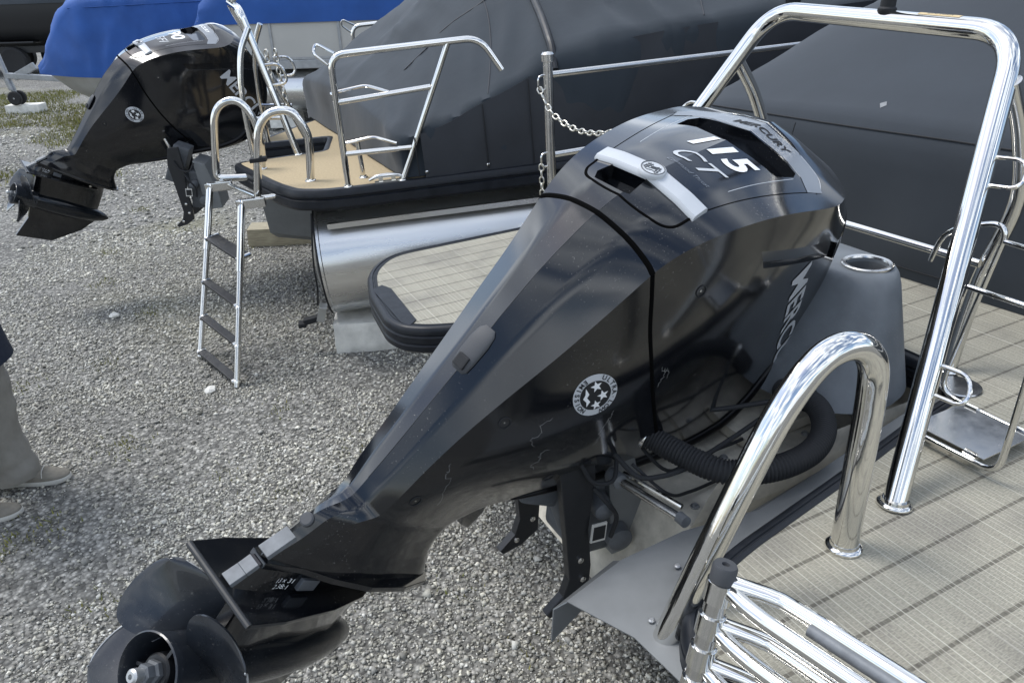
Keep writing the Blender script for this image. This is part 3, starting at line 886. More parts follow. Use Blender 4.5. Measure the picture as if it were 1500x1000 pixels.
ring = MB().lathe([(0.050, 0.0012), (0.052, 0.006), (0.060, 0.0075), (0.064, 0.005), (0.064, 0.0)], Matrix.Translation(RC), 40, False).build("ring", M['stainless'], pod)
MB().lathe([(0.0512, 0.003), (0.0485, -0.03), (0.0470, -0.080), (0.0, -0.081)], Matrix.Translation((RC[0], RC[1], RC[2] + .001)), 40, False).build("cup", M['cast_grey'], pod)

# ================================================================== COVERS
def fold(p, amp, sx, sy, sz, seed):
    q = Vector((p[0] * sx, p[1] * sy, p[2] * sz + seed))
    w = Vector((p[0] * 1.1 + seed, p[1] * 0.9, p[2] * 1.3))
    q = q + Vector((noise.noise(w), noise.noise(w + Vector((5, 1, 0))), 0)) * 1.2
    ridge = 1 - 2 * abs(noise.noise(Vector((q.x * 1.9, q.y * 0.8, q.z * 0.8))))
    return amp * (noise.noise(q) + 0.5 * noise.noise(q * 2.1) + 0.85 * ridge * max(0.0, 0.35 + noise.noise(w * 1.7)))

def cover_mesh(name, rows, amp, sx, sy, sz, seed, material, parent):
    me = grid_mesh(name, rows)
    bm = bmesh.new(); bm.from_mesh(me)
    bmesh.ops.recalc_face_normals(bm, faces=bm.faces)
    bm.normal_update()
    zs = [v.co.z for v in bm.verts]; z0 = min(zs)
    new = []
    for v in bm.verts:
        k = min(1.0, max(0.12, (v.co.z - z0) / 0.12))
        new.append(v.co + v.normal * fold(v.co, amp, sx, sy, sz, seed) * k)
    for v, c in zip(bm.verts, new): v.co = c
    bm.to_mesh(me); bm.free()
    return link(name, me, material, parent, True, 60)

def dense(poly, n):
    """resample a polyline to n points"""
    P = [Vector(p) for p in poly]
    d = [0]
    for a, b_ in zip(P, P[1:]): d.append(d[-1] + (b_ - a).length)
    out = []
    for k in range(n):
        t = d[-1] * k / (n - 1); i = max(j for j in range(len(d)) if d[j] <= t + 1e-9); i = min(i, len(P) - 2)
        u = (t - d[i]) / max(d[i + 1] - d[i], 1e-9)
        out.append(P[i].lerp(P[i + 1], min(max(u, 0), 1)))
    return out

ncov = empty("boat_cover", NEAR.copy(), "dark charcoal cover over the near boat, closed behind the chrome tow bar", "boat cover")
profF = [(2.235, 0.006), (2.225, 0.06), (2.215, 0.25), (2.21, 0.44), (2.235, 0.485), (2.35, 0.52), (2.6, 0.585), (2.95, 0.665), (3.3, 0.80), (3.7, 0.94), (4.3, 1.10), (5.2, 1.15), (7.0, 1.1)]
rows = []
prof_d = dense([(x, 0, z) for x, z in profF], 90)
for j in range(70):
    t = j / 69
    y = 0.05 + t * 2.63
    edge = 0
    row = []
    for p in prof_d:
        zz = p.z
        dx = -0.10 * max(0, (y - 1.1)) ** 1.0 * (0.6 if p.x < 2.4 else max(0, 1 - (p.x - 2.4)) * 0.6)
        side = min(y - 0.05, 2.68 - y)
        k = 1 - 0.13 * math.exp(-side / 0.16) * (1 if zz > 0.3 else 0)
        crown = 1 + (0.05 + 0.42 * min(1, max(0, (p.x - 2.28) / 0.5))) * max(0, math.sin(math.pi * t)) ** 0.55 * (1 if zz > 0.45 else 0)
        row.append((p.x + dx, y, zz * k * crown))
    rows.append(row)
ext0 = [(p[0], p[1] - 0.0, 0.006) for p in rows[0]]
ext1 = [(p[0], p[1] + 0.012, 0.006) for p in rows[-1]]
def wall_rows(a, b_, n=8): return [[tuple(Vector(p).lerp(Vector(q), i / n)) for p, q in zip(a, b_)] for i in range(n)]
rows = wall_rows(ext0, rows[0]) + rows + wall_rows(ext1, rows[-1])[::-1]
cover_mesh("canopy", rows, 0.014, 2.0, 2.4, 1.6, 4.0, M['cover_dark'], ncov)
seam = [(r_[34][0] - 0.004, r_[34][1], r_[34][2] + 0.004) for r_ in rows[8:-8:3]]
def bvh_of(o):
    return BVHTree.FromPolygons([v.co.copy() for v in o.data.vertices], [tuple(p.vertices) for p in o.data.polygons])
def drape(bvh, pts, d, off=0.0):
    """drop points along d on to a surface"""
    d = Vector(d).normalized(); out = []
    for p in pts:
        h = bvh.ray_cast(Vector(p), d)
        if h[0] is not None:
            n_ = h[1] if h[1].dot(d) < 0 else -h[1]
            out.append(h[0] + n_ * off)
    return out
nb = bvh_of(bpy.data.objects["canopy"])
pts = drape(nb, [(0.5, y, 0.475) for y in np.linspace(0.3, 2.6, 60)], (1, 0, 0), 0.001)
MB().tube(pts, 0.0028, 6).build("seam", M['matte_black'], ncov)
pts = drape(nb, [(0.5, y, 0.045) for y in np.linspace(0.3, 2.6, 60)], (1, 0, 0), 0.001)
MB().tube(pts, 0.0020, 6).build("hem_stitch", M['matte_black'], ncov)
for y in (1.0, 2.05):
    pts = drape(nb, [(0.5, y, z) for z in np.linspace(0.02, 0.46, 16)], (1, 0, 0), 0.0008)
    MB().tube(pts, 0.0016, 6).build("seam", M['matte_black'], ncov)
for y in np.arange(0.55, 2.6, 0.28):
    pt = drape(nb, [(0.5, y, 0.022)], (1, 0, 0), 0.001)
    if pt: MB().lathe([(0.008, 0), (0.0085, 0.003), (0.004, 0.006), (0, 0.006)], axis_mw(pt[0], (-1, 0, 0)), 10).build("snap", M['satin_black'], ncov)
for (y, z, w) in [(1.79, 0.545, 0.017)]:
    hp = drape(nb, [(1.0, y, z + .2), (1.0, y - w, z + .2 + w * .5), (1.0, y - w - .012, z + .2 + w * .5 - 0.012), (1.0, y - .016, z + .2 - .014)], (1.0, 0, -0.16), 0.0015)
    if len(hp) == 4: MB().add(hp, [(0, 1, 2, 3)]).build("dropping", M['cast_alu'], ncov, smooth=False)

# ================================================================== MIDDLE PONTOON BOAT
mid = empty("pontoon_boat", MID, "middle pontoon boat with tan carpet deck, black rub rail and hanging ladder", "pontoon boat")
DZ = 0.985
MC = 1.0
mhalf = [(6.5, -0.30), (0.30, -0.30), (0.12, -0.285), (-0.03, -0.21), (-0.13, -0.06), (-0.215, 0.10), (-0.46, 0.60), (-0.485, 0.68), (-0.44, 0.715), (-0.13, 0.745), (0.05, 0.76)]
mdeck = round_poly((mhalf + [(x, 2 * MC - y) for x, y in mhalf[::-1]])[::-1], 0.05, 4)
rub_rail("rub_rail", mdeck, [(-0.03, -0.004), (-0.03, 0.006), (-0.012, 0.008), (0.004, 0.004), (0.014, -0.010), (0.016, -0.030), (0.006, -0.036), (0.006, -0.042), (0.018, -0.048), (0.020, -0.085), (0.010, -0.100), (-0.02, -0.102)], mid, M['trim_black'], DZ)
b = MB(); b.prism(offset_poly(mdeck, 0.024), DZ - 0.10, DZ); b.build("deck", M['alu_sheet'], mid, smooth=False)
b = MB(); b.prism(offset_poly(mdeck, 0.028), DZ - 0.002, DZ + 0.005); b.build("carpet", M['tan_carpet'], mid, smooth=False)
# logs
def log(parent, y, x0, x1, zc, r, keel=True):
    lm = MB()
    lm.lathe([(0.0, -0.055), (r * 0.55, -0.04), (r * 0.93, -0.012), (r * 1.0, 0.0), (r * 1.012, 0.004), (r * 1.012, 0.018), (r, 0.022), (r, x1 - x0), (0, x1 - x0 + .5)], Matrix.Translation((x0, y, zc)) @ Matrix.Rotation(R(90), 4, 'Y'), 48)
    o = lm.build("pontoon_log", M['alu_log'], parent, True, 30)
    return o
ml = log(mid, 0.045, 0.02, 6.5, 0.528, 0.322)
MB().lathe([(0.315, 0.0), (0.3275, 0.002), (0.3275, 0.012), (0.315, 0.014)], Matrix.Translation((0.012, 0.045, 0.528)) @ Matrix.Rotation(R(90), 4, 'Y'), 48, False).build("end_bead", M['matte_black'], ml)
bk = MB()
bk.box((3.15, -0.226, 0.792), (6.1, 0.030, 0.010)); bk.box((3.15, -0.232, 0.780), (6.1, 0.006, 0.026)); bk.box((3.15, 0.02, 0.868), (6.0, 0.16, 0.05))
bk.build("side_keel", M['alu_log'], ml, smooth=False)
log(mid, 1.955, 0.02, 6.5, 0.528, 0.322)
# small transducer bracket on the log end
tb = MB().box((-0.045, -0.09, 0.245), (0.045, 0.075, 0.09), Matrix.Rotation(R(20), 3, 'Y')); tb.build("transducer_bracket", M['alu'], ml, smooth=False, bevel=0.004)
tb = MB().box((-0.105, -0.10, 0.215), (0.10, 0.05, 0.032), Matrix.Rotation(R(-8), 3, 'Y')).box((-0.165, -0.10, 0.195), (0.045, 0.06, 0.025)); tb.build("transducer", M['matte_black'], ml, smooth=False, bevel=0.006)
MB().tube(spline([(-0.06, -0.09, 0.29), (-0.03, -0.16, 0.42), (-0.012, -0.22, 0.60), (0.03, -0.22, 0.86)], 6), 0.005, 8).build("cable", M['matte_black'], ml)
# motor pod hull
pm = MB()
def podsec(x, w, zt, zb): return [(x, MC - w, zt), (x, MC - w * .8, zb + .10), (x, MC, zb), (x, MC + w * .8, zb + .10), (x, MC + w, zt)]
rows = [podsec(-0.40, 0.27, 0.80, 0.40), podsec(0.2, 0.33, 0.86, 0.26), podsec(1.2, 0.36, 0.86, 0.22), podsec(4.0, 0.36, 0.86, 0.22)]
solid_sheet("motor_pod", rows, M['alu_sheet'], mid, 0.004)
b = MB(); b.add(podsec(-0.40, 0.27, 0.80, 0.40), [(0, 1, 2, 3, 4)]); b.build("transom", M['alu_sheet'], mid, smooth=False)
b = MB(); b.add([(-0.40, MC - .27, 0.78), (0.25, MC - .33, 0.80), (0.25, MC + .33, 0.80), (-0.40, MC + .27, 0.78)], [(0, 1, 2, 3)]); b.build("well_floor", M['alu_sheet'], mid, smooth=False)
# splash wing between platform and pod
solid_sheet("splash_sheet", [[(0.1, 0.77, 0.95), (-0.2, 0.755, 0.945), (-0.47, 0.72, 0.935)], [(0.1, 0.80, 0.90), (-0.25, 0.80, 0.89), (-0.52, 0.80, 0.87)]], M['alu_sheet'], mid)
# tow bar of the middle boat
tw = MB().tube(bend([(-0.105, 0.72, DZ), (-0.275, 0.79, 1.845), (-0.40, 1.20, 1.885), (-0.105, 1.28, DZ)], 0.06, 8), 0.021, 16).build("tow_bar", M['chrome'], mid, True, 40)
for s in (1, -1):
    Y = lambda y: MC + (y - MC) * s
    MB().tube(spline([(-0.243, Y(0.77), 1.74), (-0.315, Y(0.735), 1.60), (-0.36, Y(0.715), 1.36), (-0.372, Y(0.70), DZ)], 7), 0.018, 14).build("brace", M['chrome'], tw)
    MB().tube([(-0.355, Y(0.72), 1.24), (-0.155, Y(0.735), 1.22)], 0.011, 10).build("cross_bar", M['chrome'], tw)
    flange(tw, (-0.105, Y(0.72), DZ + .005), (0, 0, 1), 0.022)
    eye(tw, (-0.20, Y(0.76), 1.47), (1, 0.1, 0), (-0.17, 0, 0.83), 0.11, 0.12, 0.009)
MB().lathe([(0.018, 0), (0.03, 0.01), (0.03, 0.03), (0.012, 0.04), (0.02, 0.06), (0.0, 0.065)], axis_mw((-0.34, 1.0, 1.882), (0, 0, 1)), 16).build("tow_pin", M['stainless'], tw)
# grab rails
g1 = MB().tube(spline([(0.038, -0.04, DZ), (0.066, -0.04, 1.16), (0.068, -0.04, 1.25), (0.023, -0.04, 1.344), (-0.038, -0.04, 1.368), (-0.110, -0.04, 1.352), (-0.168, -0.04, 1.285), (-0.205, -0.04, 1.15), (-0.262, -0.04, 0.905)], 8), 0.0215, 18).build("grab_rail", M['chrome'], mid)
flange(g1, (0.038, -0.04, DZ + .005), (0, 0, 1), 0.0225)
g2 = MB().tube(spline([(-0.285, 0.42, DZ), (-0.262, 0.42, 1.12), (-0.268, 0.42, 1.27), (-0.31, 0.42, 1.36), (-0.362, 0.42, 1.390), (-0.43, 0.42, 1.372), (-0.478, 0.42, 1.31), (-0.51, 0.42, 1.18), (-0.545, 0.42, 1.02)], 8) + spline([(-0.547, 0.42, 1.005), (-0.545, 0.42, 0.985), (-0.52, 0.42, 0.968), (-0.38, 0.42, 0.955), (-0.30, 0.42, 0.955)], 5), 0.0215, 18).build("grab_rail", M['chrome'], mid)
flange(g2, (-0.285, 0.42, DZ + .005), (0, 0, 1), 0.0225)
MB().tube([(-0.255, -0.04, 0.93), (-0.15, -0.02, 0.93)], 0.014, 12).build("rail_stub", M['chrome'], g1)
MB().tube([(-0.26, -0.05, 0.945), (-0.545, 0.42, 0.955)], 0.013, 12).build("rail_stub", M['chrome'], g1)
MB().box((-0.205, -0.04, 1.135), (0.085, 0.055, 0.022)).build("rail_clip", M['matte_black'], g1, smooth=False, bevel=0.004)
# hanging ladder
ld = empty("boarding_ladder", Matrix.Identity(4), None, None); ld.parent = mid
LT = [Vector((-0.325, -0.115, 0.935)), Vector((-0.565, 0.29, 0.955))]
LB = [Vector((-0.515, -0.455, 0.035)), Vector((-0.790, -0.045, 0.060))]
for i in (0, 1):
    MB().tube([LT[i] + Vector((0, 0, 0.015)), LT[i].lerp(LB[i], 0.36)], 0.0205, 16).build("rail", M['chrome'], ld)
    MB().tube([LT[i].lerp(LB[i], 0.34), LT[i].lerp(LB[i], 1.0)], 0.0165, 16).build("rail", M['stainless'], ld)
    bx = LT[i] + Vector((0.045, 0.0, -0.005))
    MB().box(bx, (0.15, 0.040, 0.05)).build("hinge_bracket", M['stainless'], ld, smooth=False, bevel=0.006)
    MB().lathe([(0.014, -0.026), (0.014, 0.026)], axis_mw(LT[i] + Vector((-0.008, 0, 0)), (0, 1, 0)), 14).build("hinge_bolt", M['chrome'], ld)
    for t in (0.36, 0.565, 0.775, 0.97):
        MB().lathe([(0.019, -0.008), (0.0205, -0.006), (0.0205, 0.006), (0.019, 0.008)], axis_mw(LT[i].lerp(LB[i], t), LB[i] - LT[i]), 14).build("collar", M['chrome'], ld)
for k, t in enumerate((0.30, 0.55, 0.76, 0.965)):
    a, c = LT[0].lerp(LB[0], t), LT[1].lerp(LB[1], t)
    e = (c - a).normalized(); fdir = Vector((1, 0.25, 0.1)); fdir = (fdir - e * fdir.dot(e)).normalized(); nn = e.cross(fdir)
    w = 0.075 if k == 0 else 0.045
    a2, c2 = a + e * 0.012, c - e * 0.012
    tm = MB()
    off = fdir * (0.02 if k == 0 else 0.0)
    c0 = [a2 - fdir * w * .5 + off, a2 + fdir * w * .5 + off, c2 + fdir * w * .5 + off, c2 - fdir * w * .5 + off]
    tm.add([p + nn * 0.009 for p in c0] + [p - nn * 0.009 for p in c0], [(0, 1, 2, 3), (7, 6, 5, 4), (0, 4, 5, 1), (1, 5, 6, 2), (2, 6, 7, 3), (3, 7, 4, 0)])
    st = tm.build("tread", M['satin_black'], ld, smooth=False, bevel=0.004)
    for q in (a2, c2):
        MB().tube([q - fdir * w * .55 + off, q + fdir * w * .55 + off], 0.012, 10).build("tread_end", M['chrome'], st)
# side gate rails, near and far
def gate_rail(y, s):
    g = MB().tube(bend([(0.251, y, DZ), (0.278, y, 1.622), (1.00, y, 1.630), (1.095, y, 1.472)], 0.075, 8), 0.0165, 16).build("side_gate", M['chrome'], mid)
    MB().tube([(0.53, y, DZ), (0.845, y, 1.622)], 0.0150, 14).build("gate_strut", M['chrome'], g)
    MB().tube([(0.265, y, 1.405), (0.735, y, 1.430)], 0.0135, 12).build("gate_bar", M['chrome'], g)
    MB().tube([(0.256, y, 1.155), (0.60, y, 1.150)], 0.0135, 12).build("gate_bar", M['chrome'], g)
    for z in (1.44, 1.19):
        MB().tube(bend([(0.262, y, z), (0.24, y + 0.06 * s, z + .004), (0.42, y + 0.05 * s, z + .025), (0.53, y, z - 0.012)], 0.03, 6), 0.0075, 10).build("gate_loop", M['chrome'], g)
    MB().tube(bend([(0.262, y, 1.58), (0.20, y + .02 * s, 1.635), (0.215, y + .05 * s, 1.68), (0.30, y + .02 * s, 1.628)], 0.03, 6), 0.007, 10).build("gate_loop", M['chrome'], g)
    MB().tube([(0.325, y + 0.16 * s, DZ), (0.325, y + 0.16 * s, 1.19)], 0.0125, 12).build("gate_post", M['chrome'], g)
    for p in ((0.251, y), (0.53, y), (0.325, y + .16 * s)):
        flange(g, (p[0], p[1], DZ + .004), (0, 0, 1), 0.018)
gate_rail(-0.275, 1)
gate_rail(2 * MC + 0.275, -1)
# mooring cleat on the deck edge
cl = MB()
cl.tube(spline([(0.36, -0.268, DZ + .022), (0.40, -0.268, DZ + .036), (0.455, -0.268, DZ + .038), (0.51, -0.268, DZ + .034), (0.545, -0.268, DZ + .020)], 5), [0.006 + 0.006 * math.sin(math.pi * k / 20) for k in range(21)], 12)
cl.box((0.42, -0.268, DZ + 0.018), (0.022, 0.022, 0.03)); cl.box((0.485, -0.268, DZ + 0.018), (0.022, 0.022, 0.03)); cl.box((0.452, -0.268, DZ + .008), (0.13, 0.035, 0.007))
cl.build("cleat", M['chrome'], mid, True, 40)

# cover of the middle boat ---------------------------------------------
mcov = empty("boat_cover", MID.copy(), "grey tent-like cover with shade-darkened side wall over the middle boat", "boat cover")
SK = -0.285
def msec(F0, wall, ridge, base=DZ + 0.012, flare=0.0):
    """cross-section from near base over the ridge to the far base, 64 points"""
    yn, yf = -0.272, 2.272
    line = [(yn + .0, base), (yn - 0.004, base + (wall - base) * 0.5), (yn + 0.004, wall), (yn + 0.12, wall + (ridge - wall) * 0.10), (0.35, wall + (ridge - wall) * 0.58),
            (0.80, ridge - (ridge - wall) * 0.10), (MC, ridge), (1.25, ridge - (ridge - wall) * 0.12), (1.75, ridge - (ridge - wall) * 0.22), (yf - .10, max(wall, ridge - (ridge - wall) * 0.34)), (yf, max(wall, ridge - (ridge - wall) * 0.40) - .03), (yf, base)]
    P = dense([(0, y, z) for y, z in line], 72)
    sk = SK * max(0.0, min(1.0, (2.6 - F0) / 1.9))
    return [(F0 + sk * (p.y + 0.3) * 1.0, p.y, p.z) for p in P]
keys = [(0.545, DZ + 0.014, DZ + 0.016), (0.550, 1.08, 1.13), (0.553, 1.16, 1.26), (0.565, 1.195, 1.33), (0.62, 1.21, 1.37), (0.80, 1.255, 1.50), (0.95, 1.32, 1.66), (1.15, 1.395, 1.86), (1.45, 1.52, 2.06), (1.8, 1.57, 2.16), (2.4, 1.60, 2.20), (3.4, 1.62, 2.15), (4.6, 1.6, 1.95), (6.2, 1.5, 1.7), (6.4, 1.02, 1.05)]
ks = [k[0] for k in keys]
Fs = list(np.linspace(0.545, 0.565, 14)) + list(np.linspace(0.572, 2.2, 84)) + list(np.linspace(2.25, 6.4, 50))
rows = [msec(F0, interp(ks, [k[1] for k in keys], F0), interp(ks, [k[2] for k in keys], F0)) for F0 in Fs]
mc_o = cover_mesh("canopy", rows, 0.034, 3.6, 1.2, 1.6, 9.0, M['cover_grey'], mcov)
mcb = bvh_of(mc_o)
# near side wall is a glossier panel, its shade put into a darker colour
rows2 = []
for F0 in np.linspace(0.66, 6.3, 120):
    w = interp(ks, [k[1] for k in keys], F0)
    r_ = []
    for k in range(12):
        z = DZ + 0.005 + (w - 0.008 - DZ - 0.005) * k / 11
        r_.append((F0 + SK * max(0, min(1, (2.6 - F0) / 1.9)) * 0.03, -0.292 + 0.010 * (k / 11) - 0.006 * math.sin(k / 11 * 3.1) + fold((F0, 0, z), 0.006, 5, 1, 3, 2.0), z))
    rows2.append(r_)
solid_sheet("side_curtain", rows2, M['cover_black'], mcov, 0.003, True, 60)
def near_wall(F0, z, off=0.004): return (F0, -0.305 - off, z)
for F0 in (0.62, 0.98, 1.22):
    w = interp(ks, [k[1] for k in keys], F0)
    MB().tube([(F0, -0.297, DZ + .015), (F0, -0.300, DZ + (w - DZ) * .5), (F0 - 0.0, -0.293, w - 0.01)], 0.003, 6).build("seam", M['matte_black'], mcov)
for F0 in np.arange(0.66, 4.2, 0.32):
    MB().lathe([(0.008, 0), (0.0085, 0.003), (0.004, 0.006), (0, 0.006)], axis_mw((F0, -0.294, DZ + .035), (0, -1, 0)), 10).build("snap", M['chrome'], mcov)
for F0 in (1.02, 2.15):
    sm_ = drape(mcb, [(F0 + 0.10 * math.sin(k * 0.12), -0.24 + k * 0.045, 3.0) for k in range(0, 44)], (0, 0, -1), 0.001)
    MB().tube(sm_, 0.0035, 6).build("seam", M['cover_black'], mcov)
sm_ = drape(mcb, [(0.62 + k * 0.08, 0.42, 3.0) for k in range(0, 40)], (0, 0, -1), 0.001)
MB().tube(sm_, 0.0035, 6).build("seam", M['cover_black'], mcov)
# cover pole pocket and strap
pp = drape(mcb, [(1.36, -0.29 + k * 0.06, 3.0) for k in range(0, 22)], (0, 0, -1), 0.012)
MB().tube(pp, 0.020, 10).build("support_pole", M['satin_black'], mcov)
sp_ = drape(mcb, [(2.62, -0.27 + k * 0.03, 3.0) for k in range(0, 22)], (0, 0, -1), 0.006)
MB().tube(sp_[2:], 0.014, 8).build("strap", M['matte_black'], mcov)
sb = sp_[1]
MB().box(sb, (0.07, 0.03, 0.07)).build("buckle", M['satin_black'], mcov, smooth=False, bevel=0.006)

# blocks under the middle boat -----------------------------------------
def rough_block(name, c, size, rz, material, label, cat, seed):
    bm = bmesh.new()
    bmesh.ops.create_cube(bm, size=1.0)
    bmesh.ops.subdivide_edges(bm, edges=bm.edges[:], cuts=5, use_grid_fill=True)
    for v in bm.verts:
        v.co = Vector((v.co.x * size[0], v.co.y * size[1], v.co.z * size[2]))
        k = noise.noise(v.co * 9 + Vector((seed, 0, 0))) * 0.010
        v.co += v.co.normalized() * k
        e = sum(abs(abs(v.co[i]) - size[i] / 2) < 0.012 for i in range(3))
        if e >= 2: v.co *= 0.97
    me = bpy.data.meshes.new(name); bm.to_mesh(me); bm.free()
    o = link(name, me, material, None, True, 50)
    o.location = c; o.rotation_euler = (0, 0, rz)
    return props(o, label, cat)
rough_block("concrete_block", (-0.75, 4.11, 0.092), (0.60, 0.36, 0.19), R(6), M['concrete'], "pale rough block propping the log of the middle boat", "block", 1)
rough_block("timber_block", (-1.85, 6.05, 0.075), (0.62, 0.22, 0.15), R(4), M['timber'], "weathered timber block lying under the middle boat's pod", "block", 5)

# chains ---------------------------------------------------------------
def chain(name, path, parent_mw, label, link_len=0.030, wire=0.0028, width=0.010):
    root = empty(name, parent_mw.copy(), label, "chain")
    P = [Vector(p) for p in spline(path, 24)]
    d = [0]
    for a, c in zip(P, P[1:]): d.append(d[-1] + (c - a).length)
    def at(s):
        i = max(j for j in range(len(d)) if d[j] <= s + 1e-9); i = min(i, len(P) - 2)
        return P[i].lerp(P[i + 1], min(1, max(0, (s - d[i]) / max(d[i + 1] - d[i], 1e-9))))
    hl, hw = link_len / 2 - wire, width
    ring = []
    for k in range(20):
        a = 2 * math.pi * k / 20
        x = math.cos(a) * hw + (hl - hw) * (1 if math.cos(a) > 0 else -1)
        ring.append((x, math.sin(a) * hw, 0))
    ring.append(ring[0])
    vs, fs = tube_geo(ring, wire, 7)
    me = bpy.data.meshes.new("link"); me.from_pydata([tuple(v) for v in vs], [], fs); me.update()
    me.polygons.foreach_set("use_smooth", [True] * len(me.polygons)); me.materials.append(M['chain'])
    step = link_len - 2.3 * wire
    n = int(d[-1] / step)
    for k in range(n):
        a, c = at(k * step), at((k + 1) * step)
        m_ = (a + c) / 2; t = (c - a).normalized()
        up = Vector((0, 0, 1)) if abs(t.z) < .8 else Vector((1, 0, 0))
        bq = t.cross(up).normalized(); cq = t.cross(bq)
        ang = (R(45) if k % 2 else R(-45)) + random.uniform(-.2, .2)
        y_ = bq * math.cos(ang) + cq * math.sin(ang); z_ = t.cross(y_)
        o = bpy.data.objects.new("link", me); COL.objects.link(o); o.parent = root
        o.matrix_local = Matrix(((t.x, y_.x, z_.x, m_.x), (t.y, y_.y, z_.y, m_.y), (t.z, y_.z, z_.z, m_.z), (0, 0, 0, 1)))
    return root
eyeF = far_leg(0.68) + Vector((-0.01, 0.07, 0))
chain("chain", [(1.452, FY, 0.60), (1.46, 2.64, 0.525), (1.475, 2.56, 0.482), (1.49, 2.46, 0.462), (1.50, 2.33, 0.470), (1.51, 2.20, 0.505), (1.53, 2.06, 0.555), tuple(eyeF)], NEAR,
      "zinc chain swagged from the capped post to the tow bar", 0.034, 0.0033, 0.0095)
chain("chain", [(1.450, FY, 0.300), (1.449, FY, 0.25), (1.449, FY, 0.17), (1.45, FY, 0.10)], NEAR, "short zinc chain hanging straight from the lower eye of the capped post", 0.034, 0.0033, 0.0095)
for (dx, lb) in ((0.0, "zinc chain hanging beside the far tow bar of the middle boat, left strand"), (0.055, "zinc chain hanging beside the tow bar of the middle boat, right strand")):
    chain("chain", [(-0.20 + dx, 0.95, 1.60), (-0.205 + dx, 0.95, 1.46), (-0.20 + dx, 0.95, 1.33), (-0.19 + dx, 0.95, 1.16)], MID, lb, 0.050, 0.0055, 0.0145)

# ================================================================== OUTBOARD MOTORS
# motor frame: x = forward (towards the bow when lowered), y = port, z = up the leg, origin on the cavitation plate
U_ = [0.056, 0.080, 0.105, 0.123, 0.152, 0.168, 0.180, 0.190, 0.20, 0.25, 0.30, 0.40, 0.52, 0.64, 0.74, 0.82, 0.86, 0.90, 0.94, 0.98, 1.02, 1.06, 1.10, 1.14, 1.18, 1.22, 1.255, 1.285, 1.310, 1.335, 1.355, 1.365]
REAR = [-0.012, 0.002, 0.024, 0.035, 0.050, 0.072, 0.098, 0.112, 0.119, 0.126, 0.131, 0.138, 0.146, 0.152, 0.162, 0.180, 0.191, 0.207, 0.229, 0.256, 0.288, 0.326, 0.366, 0.408, 0.450, 0.492, 0.533, 0.566, 0.591, 0.618, 0.655, 0.700]
CH_F = [0.035, 0.050, 0.072, 0.085, 0.104, 0.122, 0.140, 0.150, 0.154, 0.158, 0.162, 0.174, 0.196, 0.220, 0.237, 0.246, 0.250, 0.260, 0.279, 0.306, 0.340, 0.380, 0.424, 0.474, 0.530, 0.590, 0.640, 0.672, 0.696, 0.714, 0.727, 0.735]
CH_W = [0.026, 0.029, 0.032, 0.034, 0.038, 0.043, 0.048, 0.052, 0.055, 0.062, 0.066, 0.077, 0.095, 0.115, 0.129, 0.141, 0.147, 0.155, 0.164, 0.174, 0.184, 0.194, 0.204, 0.215, 0.226, 0.237, 0.243, 0.236, 0.216, 0.178, 0.130, 0.08]
SIDE = [0.092, 0.087, 0.082, 0.080, 0.078, 0.078, 0.078, 0.079, 0.081, 0.094, 0.118, 0.172, 0.228, 0.270, 0.288, 0.290, 0.288, 0.286, 0.283, 0.279, 0.275, 0.271, 0.267, 0.262, 0.256, 0.249, 0.244, 0.237, 0.220, 0.182, 0.134, 0.085]
FRONT = [0.456, 0.440, 0.424, 0.416, 0.412, 0.412, 0.415, 0.419, 0.426, 0.470, 0.54, 0.665, 0.80, 0.95, 1.040, 1.070, 1.078, 1.082, 1.083, 1.080, 1.075, 1.066, 1.05, 1.03, 1.00, 0.96, 0.91, 0.86, 0.82, 0.79, 0.77, 0.748]
_ug = np.linspace(0.056, 1.365, 700)
def _smooth(tab):
    """the tables, smoothed up the leg so that reflections run clean, left crisp at the neck and the top edge"""
    y = np.array([interp(U_, tab, u) for u in _ug])
    k = np.exp(-np.linspace(-2.2, 2.2, 61) ** 2); k /= k.sum()
    ys = np.convolve(np.pad(y, 30, mode='reflect', reflect_type='odd'), k, 'valid')
    w = np.clip((_ug - 0.23) / 0.12, 0, 1) * np.clip((1.29 - _ug) / 0.06, 0, 1)
    return y * (1 - w) + ys * w
_TAB = [_smooth(t) for t in (REAR, CH_F, CH_W, SIDE, FRONT)]

def cowl_section(u, n_side=26):
    r_, cf, cw, sd, fr = (float(np.interp(u, _ug, t)) for t in _TAB)
    n1 = 5
    pts = []
    # rear face: central flat, a soft crease at 45 %, then the chine
    for k in range(n1 + 1):
        t = k / n1
        pts.append((r_ + (cf - r_) * 0.33 * t, -0.45 * cw * t))
    cx1, cy1 = pts[-1]
    for k in range(1, n1 + 1):
        t = k / n1
        pts.append((cx1 + (cf - cx1) * t, cy1 + (-cw - cy1) * t))
    L = fr - cf
    ds = sd - cw
    ctrl = [(cf, -cw), (cf + 0.24 * L, -(cw + 0.54 * ds)), (cf + 0.52 * L, -(cw + 0.88 * ds)), (cf + 0.78 * L, -(cw + 0.99 * ds)), (cf + 0.91 * L, -sd), (cf + 0.975 * L, -sd * 0.86), (fr - 0.002, -sd * 0.45), (fr, 0.0)]
    sp = spline([(x, y, 0) for x, y in ctrl], 6)[1:]
    half_ = pts + [(p.x, p.y) for p in sp]
    half_[-1] = (fr, 0.0)
    other = [(x, -y) for x, y in half_[1:-1]][::-1]
    return [(x, y, u) for x, y in half_ + other]

